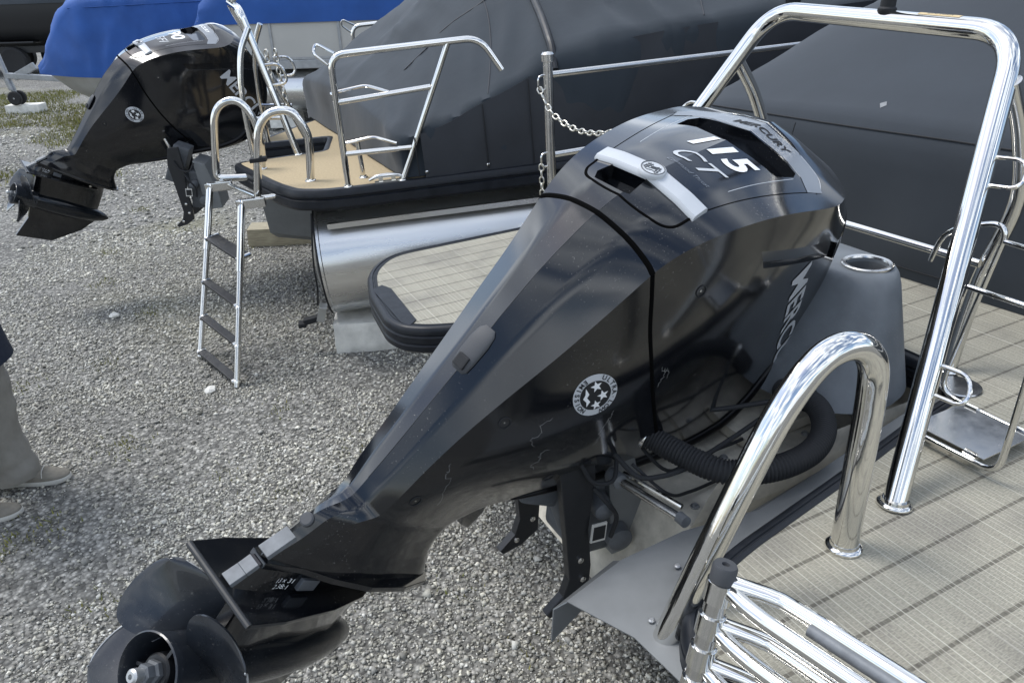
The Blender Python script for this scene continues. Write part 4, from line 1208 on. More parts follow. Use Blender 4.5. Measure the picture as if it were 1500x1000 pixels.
def cowl_mesh():
    us = list(np.linspace(0.056, 0.148, 12)) + list(np.linspace(0.154, 0.205, 14)) + list(np.linspace(0.213, 0.30, 9)) + list(np.linspace(0.315, 0.84, 34)) + list(np.linspace(0.855, 1.22, 44)) + list(np.linspace(1.228, 1.365, 26))
    rows = [cowl_section(u) for u in us]
    me = grid_mesh("cowl", rows, closed=True)
    bm = bmesh.new(); bm.from_mesh(me); bm.verts.ensure_lookup_table()
    nc = len(rows[0])
    bm.faces.new([bm.verts[len(bm.verts) - nc + i] for i in range(nc)])
    bm.faces.new([bm.verts[i] for i in range(nc)][::-1])
    bmesh.ops.recalc_face_normals(bm, faces=bm.faces)
    bm.to_mesh(me); bm.free()
    return me

def carve(me, cutters):
    """boolean the cutters (vertex, face) out of a mesh and return a new mesh"""
    a = bpy.data.objects.new("carve", me); COL.objects.link(a)
    tmp = []
    for vs, fs in cutters:
        cm = bpy.data.meshes.new("cutter"); cm.from_pydata([tuple(v) for v in vs], [], fs); cm.update()
        bm = bmesh.new(); bm.from_mesh(cm); bmesh.ops.recalc_face_normals(bm, faces=bm.faces); bm.to_mesh(cm); bm.free()
        c = bpy.data.objects.new("cutter", cm); COL.objects.link(c); tmp.append(c)
        md = a.modifiers.new("b", 'BOOLEAN'); md.operation = 'DIFFERENCE'; md.solver = 'EXACT'; md.object = c
    dg = bpy.context.evaluated_depsgraph_get()
    out = bpy.data.meshes.new_from_object(a.evaluated_get(dg))
    for o in tmp + [a]: bpy.data.objects.remove(o)
    return out

class Skin:
    """ray casts on to the cowl in motor coordinates"""
    def __init__(s, me):
        s.t = BVHTree.FromPolygons([v.co.copy() for v in me.vertices], [tuple(p.vertices) for p in me.polygons])
    def hit(s, p, d):
        h = s.t.ray_cast(Vector(p), Vector(d).normalized())
        return (h[0], h[1]) if h[0] is not None else (None, None)

TOPD = Vector((0.72, 0, -0.69))          # looking straight on to the sloping top of the cowl
TOPX = Vector((0, -1, 0))                # to starboard
TOPT = Vector((0.69, 0, 0.72))           # up the slope
def top_pt(y, t):                         # a point well above the top, t measured up the slope
    return Vector((0.20, 0, 0.89)) + TOPT * t + Vector((0, y, 0)) - TOPD * 0.5
SIDED = Vector((0.10, 1, 0.0))            # looking on to the starboard side

def lay(skin, me, place, d, off, lift=0.0):
    """project a flat mesh (text, badge) on to the cowl"""
    ok = True
    for v in me.vertices:
        h, n_ = skin.hit(place(v.co), d)
        if h is None: h = v.co * 0 + Vector(place(v.co)) + Vector(d).normalized() * 0.5; n_ = -Vector(d).normalized()
        if n_.dot(Vector(d)) > 0: n_ = -n_
        v.co = h + n_ * (off + lift * v.co.z)
    me.update()
    return me

def patch(skin, poly, place, d, off, step=0.012):
    """a polygon laid on the cowl, cut fine enough to follow it"""
    bm = bmesh.new()
    vs = [bm.verts.new((x, y, 0)) for x, y in poly]
    f_ = bm.faces.new(vs)
    bmesh.ops.triangulate(bm, faces=[f_])
    for _ in range(6):
        es = [e for e in bm.edges if e.calc_length() > step]
        if not es: break
        bmesh.ops.subdivide_edges(bm, edges=es, cuts=1)
        bmesh.ops.triangulate(bm, faces=bm.faces)
    me = bpy.data.meshes.new("patch"); bm.to_mesh(me); bm.free()
    return lay(skin, me, place, d, off)

def groove(skin, pts, place, d, r, closed=False, n=6):
    P = spline([(x, y, 0) for x, y in pts], n) if n else [Vector((x, y, 0)) for x, y in pts]
    out = []
    for p in P:
        h, n_ = skin.hit(place(p), d)
        if h is not None:
            if n_.dot(Vector(d)) > 0: n_ = -n_
            out.append(h - n_ * r * 0.55)
    return out

def star_poly(r, r2, cx, cy, rot=0.0):
    return [(cx + (r if k % 2 == 0 else r2) * math.sin(rot + math.pi * k / 5), cy + (r if k % 2 == 0 else r2) * math.cos(rot + math.pi * k / 5)) for k in range(10)]

def arc_text(body, size, radius, a0, a1, flip=False):
    """letters set round a circle, from angle a0 to a1 (degrees, clockwise from the top)"""
    mb = MB()
    n = len(body)
    for i, ch in enumerate(body):
        if ch == ' ': continue
        a = R(a0 + (a1 - a0) * (i / (n - 1)))
        me = text_mesh(ch, size, bold=0.0004)
        rot = -a if not flip else math.pi - a
        ca, sa = math.cos(rot), math.sin(rot)
        ox, oy = radius * math.sin(a), radius * math.cos(a)
        mb.add([(v.co.x * ca - v.co.y * sa + ox, v.co.x * sa + v.co.y * ca + oy, 0) for v in me.vertices], [tuple(p.vertices) for p in me.polygons])
        bpy.data.meshes.remove(me)
    return mb.mesh("arc_lettering")

def make_motor(mw, label, number, script, frame, weathered):
    root = empty("outboard_motor", mw, label, "outboard motor", None)
    gloss = M['gloss_black']; dusty = M['dusty_black']
    full = cowl_mesh()
    skin = Skin(full)
    top = lambda v: top_pt(-v.x, v.y)
    # ---- recesses: finger hole under the rear handle, air intake under the front label
    def cutter(poly, depth, lift=0.05):
        up = -TOPD
        a = []
        for x, t in poly:
            h, n_ = skin.hit(top_pt(-x, t), TOPD)
            if h is None: h = top_pt(-x, t) + TOPD * 0.5
            a.append(h)
        n = len(a)
        vs = [p + up * lift for p in a] + [p - up * depth for p in a]
        fs = [tuple(range(n))] + [tuple(range(2 * n - 1, n - 1, -1))] + [(i, n + i, n + (i + 1) % n, (i + 1) % n) for i in range(n)]
        return vs, fs
    def side_cutter(poly, depth, s):
        a = []
        for x, z in poly:
            h, n_ = skin.hit((x, -0.7 * s, z), (0, s, 0))
            a.append(h if h is not None else Vector((x, -0.2 * s, z)))
        n = len(a)
        vs = [p + Vector((0, -0.05 * s, 0)) for p in a] + [p + Vector((0, depth * s, 0)) for p in a]
        return vs, [tuple(range(n)), tuple(range(2 * n - 1, n - 1, -1))] + [(i, n + i, n + (i + 1) % n, (i + 1) % n) for i in range(n)]
    cm = carve(full.copy(), [cutter(CUT_HANDLE, 0.035), cutter(CUT_INTAKE, 0.03), side_cutter(SCOOP, 0.010, 1), side_cutter(SCOOP, 0.010, -1)])
    cw = link("cowl", cm, gloss, root, True, 14)
    # ---- parting lines: sunk tubes, coloured black like the shade inside a gap
    def gtube(name, pts, place, d, r, n=5, parent=cw, m='gap_black'):
        P = groove(skin, pts, place, d, r, n=n)
        if len(P) > 2: MB().tube(P, r, 8).build(name, M[m], parent)
    gtube("parting_line", SEAM_TOP, lambda v: Vector((-0.6, v.x, v.y)), (1, 0, 0), 0.0075)
    for s in (1, -1):
        gtube("parting_line", SEAM_SIDE, lambda v: Vector((v.x, -0.6 * s, v.y)), (0, s, 0), 0.0062)
        gtube("parting_line", [(p[0] * s, p[1]) for p in PANEL_EDGE], top, TOPD, 0.0018)
    gtube("parting_line", PANEL_REAR, top, TOPD, 0.0042)
    gtube("parting_line", [(x, y) for x, y in PANEL_FRONT], top, TOPD, 0.0018)
    gtube("spine_line", [(0.0, 0.24), (0.0, 0.5), (0.0, 0.7), (0.0, 0.875)], lambda v: Vector((-0.6, v.x, v.y)), (1, 0, 0), 0.0010, m='satin_black')
    gtube("spine_line", [(0.0, 0.90), (0.0, 0.945)], lambda v: Vector((-0.6, v.x, v.y)), (1, 0, 0), 0.0010, m='satin_black')
    # rolled lower lip of the cowl
    for s in (1, -1):
        P, rr = [], []
        for u in np.linspace(0.30, 1.10, 48):
            cf, cwid, sd, fr = (float(np.interp(u, _ug, t)) for t in _TAB[1:])
            L = fr - cf
            P.append(Vector((cf + 0.885 * L, -(sd * 0.996) * s, u)))
            k = (u - 0.30) / 0.80
            rr.append(0.004 + 0.013 * math.sin(math.pi * min(1, k * 1.02)) ** 0.6)
        MB().tube(P, rr, 12).build("lower_lip", M['lip_black'], cw)
    # ---- silver grab handle across the back with its round badge
    rows = []
    for k in range(33):
        s = -1 + 2 * k / 32
        x = s * HW
        row = []
        for (dt, lz) in HPROF:
            t = HT(x) + dt
            h, n_ = skin.hit(top_pt(-x, t), TOPD)
            row.append(h - TOPD * lz)
        rows.append(row)
    hm = grid_mesh("handle", [[tuple(p) for p in r_] for r_ in rows])
    bm = bmesh.new(); bm.from_mesh(hm)
    bm.verts.ensure_lookup_table(); q = len(HPROF)
    bm.faces.new([bm.verts[i] for i in range(q)]); bm.faces.new([bm.verts[len(bm.verts) - q + i] for i in range(q)][::-1])
    bmesh.ops.recalc_face_normals(bm, faces=bm.faces); bm.to_mesh(hm); bm.free()
    hd = link("handle", hm, M['silver_decal'], cw, True, 40)
    hb, hn = skin.hit(top_pt(0, HT(0) - 0.004), TOPD)
    bmw = axis_mw(hb - TOPD * 0.012, -TOPD)
    zax = -TOPD; xax = TOPX.copy(); yax = zax.cross(xax)
    bmw = mw_axes(tuple(hb - TOPD * 0.011), xax, yax, zax)
    MB().lathe([(0.028, -0.006), (0.028, 0.001), (0.026, 0.0035), (0.0, 0.0035)], bmw, 32).build("badge", M['silver_decal'], hd, True, 40)
    b = MB()
    ring = [(0.0235 * math.cos(a), 0.0235 * math.sin(a), 0.004) for a in np.linspace(0, 2 * math.pi, 33)]
    b.tube([bmw @ Vector(p) for p in ring], 0.0011, 6)
    zig = [(-0.013, -0.011), (-0.010, 0.010), (0.0, -0.003), (0.010, 0.010), (0.013, -0.011)]
    for dx in (-0.0025, 0.0025):
        b.tube([bmw @ Vector((x + dx, y, 0.004)) for x, y in zig], 0.0012, 6)
    for yy in (-0.012, -0.004, 0.004):
        b.tube([bmw @ Vector((x, yy + 0.003 * math.sin(x * 260), 0.004)) for x in np.linspace(-0.017, 0.017, 9)], 0.0008, 6)
    b.build("badge_relief", M['cast_grey'], hd)
    # ---- label band over the intake and the lettering
    bandm = patch(skin, LABEL_BAND, top, TOPD, 0.0009)
    link("label_band", bandm, M['grey_decal'], cw, True, 60)
    for s_ in (LABEL_LINE_A, LABEL_LINE_B):
        gtube("label_line", s_, top, TOPD, 0.0012, m='outline_decal')
    def letters(name, body, size, cx, cy, material, shear=0.0, bold=0.0, rot=0.0, sx=1.0, arc=None, off=0.0013, cuts=2):
        me = text_mesh(body, size, shear, cuts=cuts, bold=bold)
        ca, sa = math.cos(rot), math.sin(rot)
        for v in me.vertices:
            x, y = v.co.x * sx, v.co.y
            if arc: y += -x * x / (2 * arc)
            v.co = Vector((x * ca - y * sa + cx, x * sa + y * ca + cy, 0))
        lay(skin, me, top, TOPD, off)
        return link(name, me, material, cw, True, 60)
    letters("brand_lettering", "MERCURY", 0.029, LAB_C[0], LAB_C[1], M['matte_black'] if weathered else M['white_decal'], 0.25, 0.0009, LAB_ROT, 1.12, LAB_ARC, 0.0018)
    letters("power_figure", number, 0.100, FIG_C[0], FIG_C[1], M['white_decal'], 0.28, 0.0035, FIG_ROT, 1.0 if len(number) > 2 else 1.2, None, 0.0012, 2)
    letters("script_lettering", script[0], 0.072, SCR_C[0], SCR_C[1], M['outline_decal'], 0.45, 0.0003, SCR_ROT, 1.15, None, 0.0012)
    if script[1]:
        letters("script_lettering", script[1], 0.015, SC2_C[0], SC2_C[1], M['grey_decal'], 0.4, -0.0002, SCR_ROT, 1.0, None, 0.0012)
    gtube("panel_line", PANEL_BAR_A, top, TOPD, 0.0010, m='outline_decal')
    gtube("panel_line", PANEL_BAR_B, top, TOPD, 0.0010, m='outline_decal')
    # ---- side lettering and round emission badge on the starboard side (the side facing the camera)
    side = lambda v: Vector((v.x, -0.6, v.y))
    def side_letters(name, me, cx, cy, rot, material, off, scale=1.0):
        ca, sa = math.cos(rot), math.sin(rot)
        for v in me.vertices:
            x, y = v.co.x * scale, v.co.y * scale
            v.co = Vector((x * ca - y * sa + cx, x * sa + y * ca + cy, 0))
        lay(skin, me, side, (0, 1, 0), off)
        return link(name, me, material, cw, True, 60)
    # the brand runs along the flank and bends round the front of the cowl with it
    flank_cache = {}
    def flank(u, s):
        k = round(u, 3)
        if k not in flank_cache:
            P = [Vector((x, y, 0)) for x, y, z in cowl_section(u) if y <= 0]
            P = [p for p in P if p.x > 0.45]
            flank_cache[k] = P
        P = flank_cache[k]
        i0 = next((i for i, p in enumerate(P) if p.x >= SIDE_TXT[0]), len(P) - 1)
        p = P[i0 - 1].lerp(P[i0], (SIDE_TXT[0] - P[i0 - 1].x) / max(P[i0].x - P[i0 - 1].x, 1e-6))
        rest = P[i0:] if s >= 0 else P[:i0][::-1]
        s = abs(s)
        for q in rest:
            d_ = (q - p).length
            if d_ >= s and d_ > 1e-9:
                r_ = p.lerp(q, s / d_); t_ = (q - p).normalized(); return r_, t_
            s -= d_; p = q
        return p, Vector((0, 1, 0))
    tm_ = text_mesh("MERCURY", 0.112, 0.0, cuts=2, bold=0.0022)
    x0 = min(v.co.x for v in tm_.vertices) + 0.033
    ca, sa = math.cos(SIDE_TXT[2]), math.sin(SIDE_TXT[2])
    for v in tm_.vertices:
        x, y = (v.co.x - x0) * 0.95, v.co.y
        s_, u_ = x * ca - y * sa, SIDE_TXT[1] + x * sa + y * ca
        p, t_ = flank(u_, s_)
        n_ = Vector((t_.y, -t_.x, 0))
        if n_.y > 0 and n_.x < 0: n_ = -n_
        if abs(n_.y) > 0.5 and n_.y > 0: n_ = -n_
        v.co = Vector((p.x, p.y, u_)) + n_ * 0.0016
    link("brand_lettering", tm_, M['silver_decal'], cw, True, 60)
    def disc(r_, n=36): return [(r_ * math.cos(2 * math.pi * k / n), r_ * math.sin(2 * math.pi * k / n)) for k in range(n)]
    def flat(poly):
        bm = bmesh.new(); f_ = bm.faces.new([bm.verts.new((x, y, 0)) for x, y in poly]); bmesh.ops.triangulate(bm, faces=[f_])
        for _ in range(3):
            es = [e for e in bm.edges if e.calc_length() > 0.014]
            if es: bmesh.ops.subdivide_edges(bm, edges=es, cuts=1); bmesh.ops.triangulate(bm, faces=bm.faces)
        me = bpy.data.meshes.new("flat"); bm.to_mesh(me); bm.free(); return me
    bc = BADGE_C; br = BADGE_R; rot = BADGE_ROT
    side_letters("emission_badge", flat(disc(br)), *bc, rot, M['silver_decal'], 0.0008)
    side_letters("badge_field", flat(disc(br * 0.70)), *bc, rot, M['satin_black'], 0.0013)
    for cx, cy, rr in ((-0.30, 0.32, 0.27), (0.26, 0.20, 0.27), (0.36, -0.30, 0.25)):
        side_letters("badge_star", flat(star_poly(rr * br, rr * br * 0.42, cx * br, cy * br, 0.2)), *bc, rot, M['white_decal'], 0.0018)
    side_letters("badge_swoosh", flat([(-0.62 * br, -0.02 * br), (-0.30 * br, -0.12 * br), (-0.25 * br, -0.30 * br), (0.0, -0.34 * br), (0.05 * br, -0.62 * br), (-0.12 * br, -0.46 * br), (-0.36 * br, -0.44 * br), (-0.42 * br, -0.24 * br)]), *bc, rot, M['white_decal'], 0.0018)
    side_letters("badge_lettering", arc_text("ULTRA·LOW", br * 0.30, br * 0.85, -20, 112), *bc, rot, M['matte_black'], 0.0016)
    side_letters("badge_lettering", arc_text("EMISSION", br * 0.28, br * 0.85, -78, -185, True), *bc, rot, M['matte_black'], 0.0016)
    # ---- screws let into the side, tilt grip on the spine
    for (x, z) in SCREWS:
        h, n_ = skin.hit((x, -0.6, z), (0, 1, 0))
        if h is None: continue
        if n_.y > 0: n_ = -n_
        MB().lathe([(0.013, -0.001), (0.0135, 0.0012), (0.0115, 0.0018), (0.0105, -0.004), (0.0, -0.004)], axis_mw(h, n_), 18).build("screw_recess", M['matte_black'], cw)
        MB().lathe([(0.0045, 0.0), (0.0045, 0.0028), (0.0, 0.0032)], axis_mw(h - n_ * 0.003, n_), 10).build("screw", M['stainless'], cw)
    g = MB()
    rows = []
    for z, w, l_ in ((0.498, 0.013, 0.001), (0.505, 0.0205, 0.008), (0.525, 0.0225, 0.011), (0.565, 0.0235, 0.010), (0.588, 0.020, 0.006), (0.598, 0.012, 0.001)):
        h, n_ = skin.hit((-0.5, -0.002, z), (1, 0, 0))
        rows.append([(h.x - l_ * math.cos(a) ** 0.6 if math.cos(a) > 0 else h.x + 0.004, w * math.sin(a), z) for a in np.linspace(-1.5, 1.5, 15)])
    gm = grid_mesh("tilt_grip", rows)
    bm = bmesh.new(); bm.from_mesh(gm); bmesh.ops.recalc_face_normals(bm, faces=bm.faces)
    bmesh.ops.solidify(bm, geom=list(bm.faces), thickness=0.003); bm.to_mesh(gm); bm.free()
    tg = link("tilt_grip", gm, M['grey_plastic'], cw, True, 50)
    h, n_ = skin.hit((-0.5, 0, 0.524), (1, 0, 0))
    MB().box((h.x - 0.0095, 0, 0.518), (0.009, 0.026, 0.026)).build("grip_hole", M['matte_black'], tg, smooth=False, bevel=0.003)
    # ---- lower unit
    lo = MB()
    rows = []
    for u, r0, f1, w in ((0.055, -0.012, 0.40, 0.056), (0.040, -0.020, 0.40, 0.050), (0.022, -0.034, 0.40, 0.046), (0.002, -0.050, 0.40, 0.044), (-0.004, 0.00, 0.40, 0.040), (-0.05, 0.012, 0.405, 0.036), (-0.12, 0.02, 0.41, 0.032), (-0.20, 0.04, 0.41, 0.028)):
        rr = [(r0, -0.013), (r0 + 0.008, -0.019), (r0 + 0.07, -min(w, 0.035)), (r0 + 0.15, -w * 0.92), (r0 + 0.23, -w), (f1 - 0.07, -w * 0.9), (f1 - 0.02, -w * 0.5), (f1, 0)]
        rr = [(r0, 0.0)] + rr
        P = [(x, y, u) for x, y in rr] + [(x, -y, u) for x, y in rr[-2:0:-1]]
        rows.append(P)
    lm = grid_mesh("lower_unit", rows, closed=True)
    bm = bmesh.new(); bm.from_mesh(lm); bmesh.ops.recalc_face_normals(bm, faces=bm.faces); bm.to_mesh(lm); bm.free()
    lu = link("lower_unit", lm, gloss, root, True, 35)
    # splash rim and cavitation plate
    def plate(name, pts, z, th, parent, m):
        poly = pts + [(x, -y) for x, y in pts[::-1] if y != 0]
        mb = MB(); mb.prism(poly, z - th / 2, z + th / 2); return mb.build(name, m, parent, smooth=False, bevel=0.0015)
    plate("splash_rim", [(-0.014, -0.020), (0.069, -0.040), (0.13, -0.072), (0.22, -0.104), (0.33, -0.116), (0.415, -0.108), (0.450, -0.085), (0.460, -0.04)], 0.052, 0.012, lu, gloss)
    plate("cavitation_plate", [(-0.063, -0.098), (0.02, -0.103), (0.16, -0.097), (0.27, -0.078), (0.345, -0.045), (0.37, -0.015)], 0.0, 0.008, lu, gloss)
    MB().tube([(-0.0635, -0.097, -0.001), (-0.0635, 0.097, -0.001)], 0.0062, 10).build("plate_edge", M['satin_black'], lu)
    # silver spine blocks, rubber plug and trim anode
    def spine_strip(name, pa, pb, w, lift, m):
        pa, pb = Vector((pa[0], 0, pa[1])), Vector((pb[0], 0, pb[1]))
        d = (pb - pa).normalized(); n_ = Vector((d.z, 0, -d.x))
        if n_.x > 0: n_ = -n_
        vs = []
        for p in (pa, pb):
            for y, l in ((-w, -0.004), (-w * .86, lift), (w * .86, lift), (w, -0.004)):
                vs.append(p + n_ * l + Vector((0, y, 0)))
        mb = MB().add(vs, [(0, 1, 5, 4), (1, 2, 6, 5), (2, 3, 7, 6), (0, 4, 7, 3), (0, 3, 2, 1), (4, 5, 6, 7)])
        return mb.build(name, M[m], lu, smooth=False, bevel=0.001)
    spine_strip("spine_block", (0.026, 0.108), (-0.010, 0.064), 0.0165, 0.005, 'cast_alu')
    spine_strip("trim_block", (-0.016, 0.047), (-0.030, 0.028), 0.0155, 0.005, 'cast_alu')
    spine_strip("trim_block", (-0.0305, 0.0275), (-0.050, 0.005), 0.0155, 0.005, 'cast_alu')
    MB().lathe([(0.013, -0.004), (0.013, 0.003), (0.010, 0.005), (0, 0.005)], axis_mw((0.041, 0, 0.138), (-0.92, 0, 0.36)), 20).build("rubber_plug", M['grey_plastic'], lu)
    MB().box((0.105, -0.0455, 0.024), (0.044, 0.010, 0.024), Matrix.Rotation(R(-6), 3, 'Z')).build("anode", M['cast_grey'], lu, smooth=False, bevel=0.002)
    tmm = text_mesh("13 x 31\n2.38:1", 0.016, 0.1)
    for v in tmm.vertices: v.co = Vector((0.040 + v.co.x * 0.9, -0.0385 - max(0, v.co.x) * 0.25, 0.026 + v.co.y * 0.9))
    link("ratio_lettering", tmm, M['white_decal'], lu)
    MB().lathe([(0.007, 0), (0.007, 0.004), (0, 0.0045)], axis_mw((0.30, -0.05, 0.012), (0, -1, 0)), 12).build("bolt", M['stainless'], lu)
    # gear housing, skeg
    gc = MB()
    gc.lathe([(0.055, -0.002), (0.060, 0.03), (0.0635, 0.10), (0.0640, 0.18), (0.060, 0.26), (0.048, 0.34), (0.028, 0.405), (0.008, 0.435), (0.0, 0.437)], Matrix.Translation((0.055, 0, -0.197)) @ Matrix.Rotation(R(90), 4, 'Y'), 32)
    gch = gc.build("gear_housing", dusty, lu, True, 40)
    sk = MB()
    pl_ = [(0.03, -0.215), (0.43, -0.215), (0.36, -0.33), (0.22, -0.455), (0.02, -0.475), (0.05, -0.33)]
    sk.add([(x, -0.011, z) for x, z in pl_] + [(x, 0.011, z) for x, z in pl_], [tuple(range(6)), tuple(range(11, 5, -1))] + [(i, 6 + i, 6 + (i + 1) % 6, (i + 1) % 6) for i in range(6)])
    sk.build("skeg", gloss, lu, smooth=False, bevel=0.003)
    # ---- propeller
    pr = empty("propeller", Matrix.Identity(4), None, None); pr.parent = root
    HX, HZ = -0.072, -0.197
    ax = Matrix.Translation((HX, 0, HZ)) @ Matrix.Rotation(R(90), 4, 'Y')
    hub = MB(); hub.lathe([(0.0660, -0.002), (0.0685, 0.0), (0.0690, 0.003), (0.0640, 0.020), (0.0605, 0.05), (0.0600, 0.10), (0.0610, 0.125)], ax, 44, False)
    hub.lathe([(0.0660, -0.002), (0.0630, 0.004), (0.0560, 0.04), (0.0540, 0.10)], ax, 44, False)
    hub.build("hub", M['prop_black'], pr, True, 40)
    MB().lathe([(0.0545, 0.09), (0.030, 0.088), (0.030, 0.02), (0.027, 0.016), (0.0, 0.016)], ax, 36, False).build("inner_hub", M['satin_black'], pr)
    for k in range(3):
        a = R(90 + 120 * k)
        MB().box((HX + 0.055, 0.040 * math.cos(a), HZ + 0.040 * math.sin(a)), (0.07, 0.022, 0.006), Matrix.Rotation(a, 3, 'X')).build("hub_rib", M['satin_black'], pr, smooth=False)
    MB().lathe([(0.021, 0.022), (0.021, 0.008), (0.017, 0.004), (0.017, -0.010), (0.0115, -0.012), (0.0115, 0.0)], ax, 6).build("prop_nut", M['cast_grey'], pr, smooth=False)
    MB().lathe([(0.0105, 0.0), (0.0105, -0.020), (0.0125, -0.0205), (0.0125, -0.030), (0.009, -0.0335), (0.0045, -0.0335), (0.0045, -0.028), (0.0, -0.028)], ax, 20).build("shaft_end", M['alu'], pr)
    for k in range(4):
        base = PROP_A + 90.0 * k
        rows = []
        nr, nc = 26, 19
        for i in range(nr):
            s = 1 - (1 - i / (nr - 1)) ** 1.6
            r_ = 0.056 + (0.182 - 0.056) * s
            wl = R(33) * (1 + 0.50 * math.sin(math.pi * min(1, s * 1.05)) - 0.15 * s)
            if s > 0.5:
                q = (s - 0.5) / 0.5
                wl *= math.sqrt(max(1 - q ** 2.2, 0.0004))
            row = []
            for j in range(nc):
                c = -1 + 2 * j / (nc - 1)
                th = R(base) + c * wl * 0.9 + R(10) * s
                xx = HX + 0.066 + (c * wl * 0.9) * 0.058 - 0.034 * s + 0.004 * c * c
                row.append((xx, r_ * math.cos(th), HZ + r_ * math.sin(th)))
            rows.append(row)
        me = grid_mesh("blade", rows)
        bm = bmesh.new(); bm.from_mesh(me); bmesh.ops.recalc_face_normals(bm, faces=bm.faces)
        bmesh.ops.solidify(bm, geom=list(bm.faces), thickness=0.004); bm.to_mesh(me); bm.free()
        bl = link("blade", me, M['prop_black'], pr, True, 45)
        if weathered:
            edge = [Vector(r_[-1]) for r_ in rows[3:]] + [Vector(p) for p in rows[-1][::-1]]
            edge = [p + Vector((-0.001, 0, 0)) for p in edge]
            MB().tube(edge[:-6], [0.0012 + 0.0014 * abs(noise.noise(p * 60)) for p in edge[:-6]], 6).build("worn_edge", M['galv'], bl)
    # ---- mount: clamp brackets, swivel, cylinders, hose and cables in the boat's frame
    inv = mw.inverted() @ frame
    def hang(name, mb, m, parent, **k):
        mb.v = [tuple(inv @ Vector(v)) for v in mb.v]
        return mb.build(name, m, parent, **k)
    br_ = empty("mount", Matrix.Identity(4), None, None); br_.parent = root
    prof = [(-0.03, 0.12), (0.035, 0.12), (0.035, -0.02), (0.015, -0.16), (0.020, -0.27), (0.012, -0.345), (-0.040, -0.375), (-0.095, -0.385), (-0.105, -0.372), (-0.058, -0.335), (-0.040, -0.29), (-0.045, -0.16), (-0.055, 0.02)]
    for y in (-0.02, 0.235):
        hang("clamp_bracket", MB().prism([(x, z) for x, z in prof], y - 0.012, y + 0.012, 1), M['satin_black'], br_, smooth=False, bevel=0.003)
        for (x, z) in ((-0.005, -0.30), (-0.01, -0.24), (-0.055, -0.35)):
            hang("bolt", MB().lathe([(0.008, 0), (0.008, 0.005), (0.003, 0.007), (0, 0.007)], axis_mw((x, y - 0.012, z), (0, -1, 0)), 10), M['stainless'], br_)
    hang("trim_unit", MB().box((0.075, 0.10, -0.17), (0.10, 0.16, 0.24), Matrix.Rotation(R(8), 3, 'Y')), M['cast_grey'], br_, smooth=False, bevel=0.014)
    hang("trim_motor", MB().lathe([(0.0, -0.004), (0.020, -0.002), (0.031, 0.004), (0.033, 0.02), (0.033, 0.09)], axis_mw((0.105, -0.035, -0.235), (0.15, 1, 0.05)), 24), M['cast_grey'], br_)
    hang("trim_motor", MB().lathe([(0.0, -0.004), (0.016, -0.002), (0.024, 0.004), (0.026, 0.02), (0.026, 0.09)], axis_mw((0.060, -0.035, -0.13), (0.15, 1, 0.05)), 24), M['cast_grey'], br_)
    hang("stern_bracket", MB().prism([(0.09, 0.02), (0.16, -0.01), (0.20, -0.20), (0.20, -0.30), (0.10, -0.30)], 0.0, 0.24, 1), M['alu_sheet'], br_, smooth=False, bevel=0.004)
    hang("pump_hose", MB().tube(spline([(0.03, -0.03, -0.05), (0.055, -0.055, -0.09), (0.08, -0.05, -0.14), (0.07, -0.04, -0.20)], 6), 0.0055, 8), M['matte_black'], br_)
    hang("pump_hose", MB().tube(spline([(0.10, -0.02, 0.01), (0.07, -0.05, -0.03), (0.02, -0.045, -0.02), (-0.01, -0.04, 0.04)], 6), 0.005, 8), M['matte_black'], br_)
    hang("swivel_tube", MB().lathe([(0.034, 0), (0.036, 0.02), (0.036, 0.19), (0.03, 0.20)], axis_mw((-0.02, 0.02, 0.03), (0, 1, 0)), 24), M['cast_grey'], br_)
    hang("swivel_housing", MB().box((-0.02, 0.115, 0.0), (0.10, 0.15, 0.24), Matrix.Rotation(R(28), 3, 'Y')), M['cast_grey'], br_, smooth=False, bevel=0.012)
    hang("trim_cylinder", MB().tube([(0.05, 0.11, -0.30), (-0.02, 0.11, -0.02)], 0.027, 18), M['cast_grey'], br_)
    hang("trim_rod", MB().tube([(-0.02, 0.11, -0.02), (-0.07, 0.11, 0.16)], 0.010, 14), M['chrome'], br_)
    hang("data_label", MB().box((0.032, -0.0475, -0.165), (0.040, 0.004, 0.050), Matrix.Rotation(R(8), 3, 'Y')), M['sticker_white'], br_, smooth=False)
    hang("data_label", MB().box((0.032, -0.0500, -0.165), (0.032, 0.002, 0.036), Matrix.Rotation(R(8), 3, 'Y')), M['satin_black'], br_, smooth=False)
    return root, cw, skin, hang, br_

# ---- layout of the cowl features, in motor coordinates
HW = 0.127
def HT(x): return 0.160
HPROF = [(-0.024, -0.003), (-0.024, 0.004), (-0.019, 0.010), (0.014, 0.012), (0.021, 0.008), (0.023, -0.003)]
CUT_HANDLE = [(-0.088, 0.100), (-0.076, 0.078), (0.0, 0.071), (0.012, 0.078), (0.006, 0.130), (0.0, 0.142), (-0.078, 0.142)]
CUT_INTAKE = [(-0.128, 0.427), (-0.087, 0.444), (-0.006, 0.424), (0.066, 0.440), (0.116, 0.443), (0.130, 0.449), (0.145, 0.505), (0.139, 0.524), (0.080, 0.530), (0.0, 0.526), (-0.080, 0.530), (-0.128, 0.524), (-0.138, 0.490)]
SEAM_TOP = [(-0.148, 0.858), (-0.126, 0.869), (-0.074, 0.883), (0.0, 0.889), (0.074, 0.883), (0.126, 0.869), (0.148, 0.858)]
SEAM_SIDE = [(0.252, 0.857), (0.290, 0.825), (0.355, 0.765), (0.45, 0.695), (0.55, 0.640), (0.65, 0.600), (0.70, 0.585)]
SCOOP = [(0.470, 1.046), (0.515, 1.028), (0.66, 1.108), (0.82, 1.192), (0.90, 1.215), (0.86, 1.245), (0.76, 1.212), (0.62, 1.132)]
FLUTE = [(0.62, 1.05), (0.64, 1.085), (0.75, 1.13), (0.93, 1.20)]
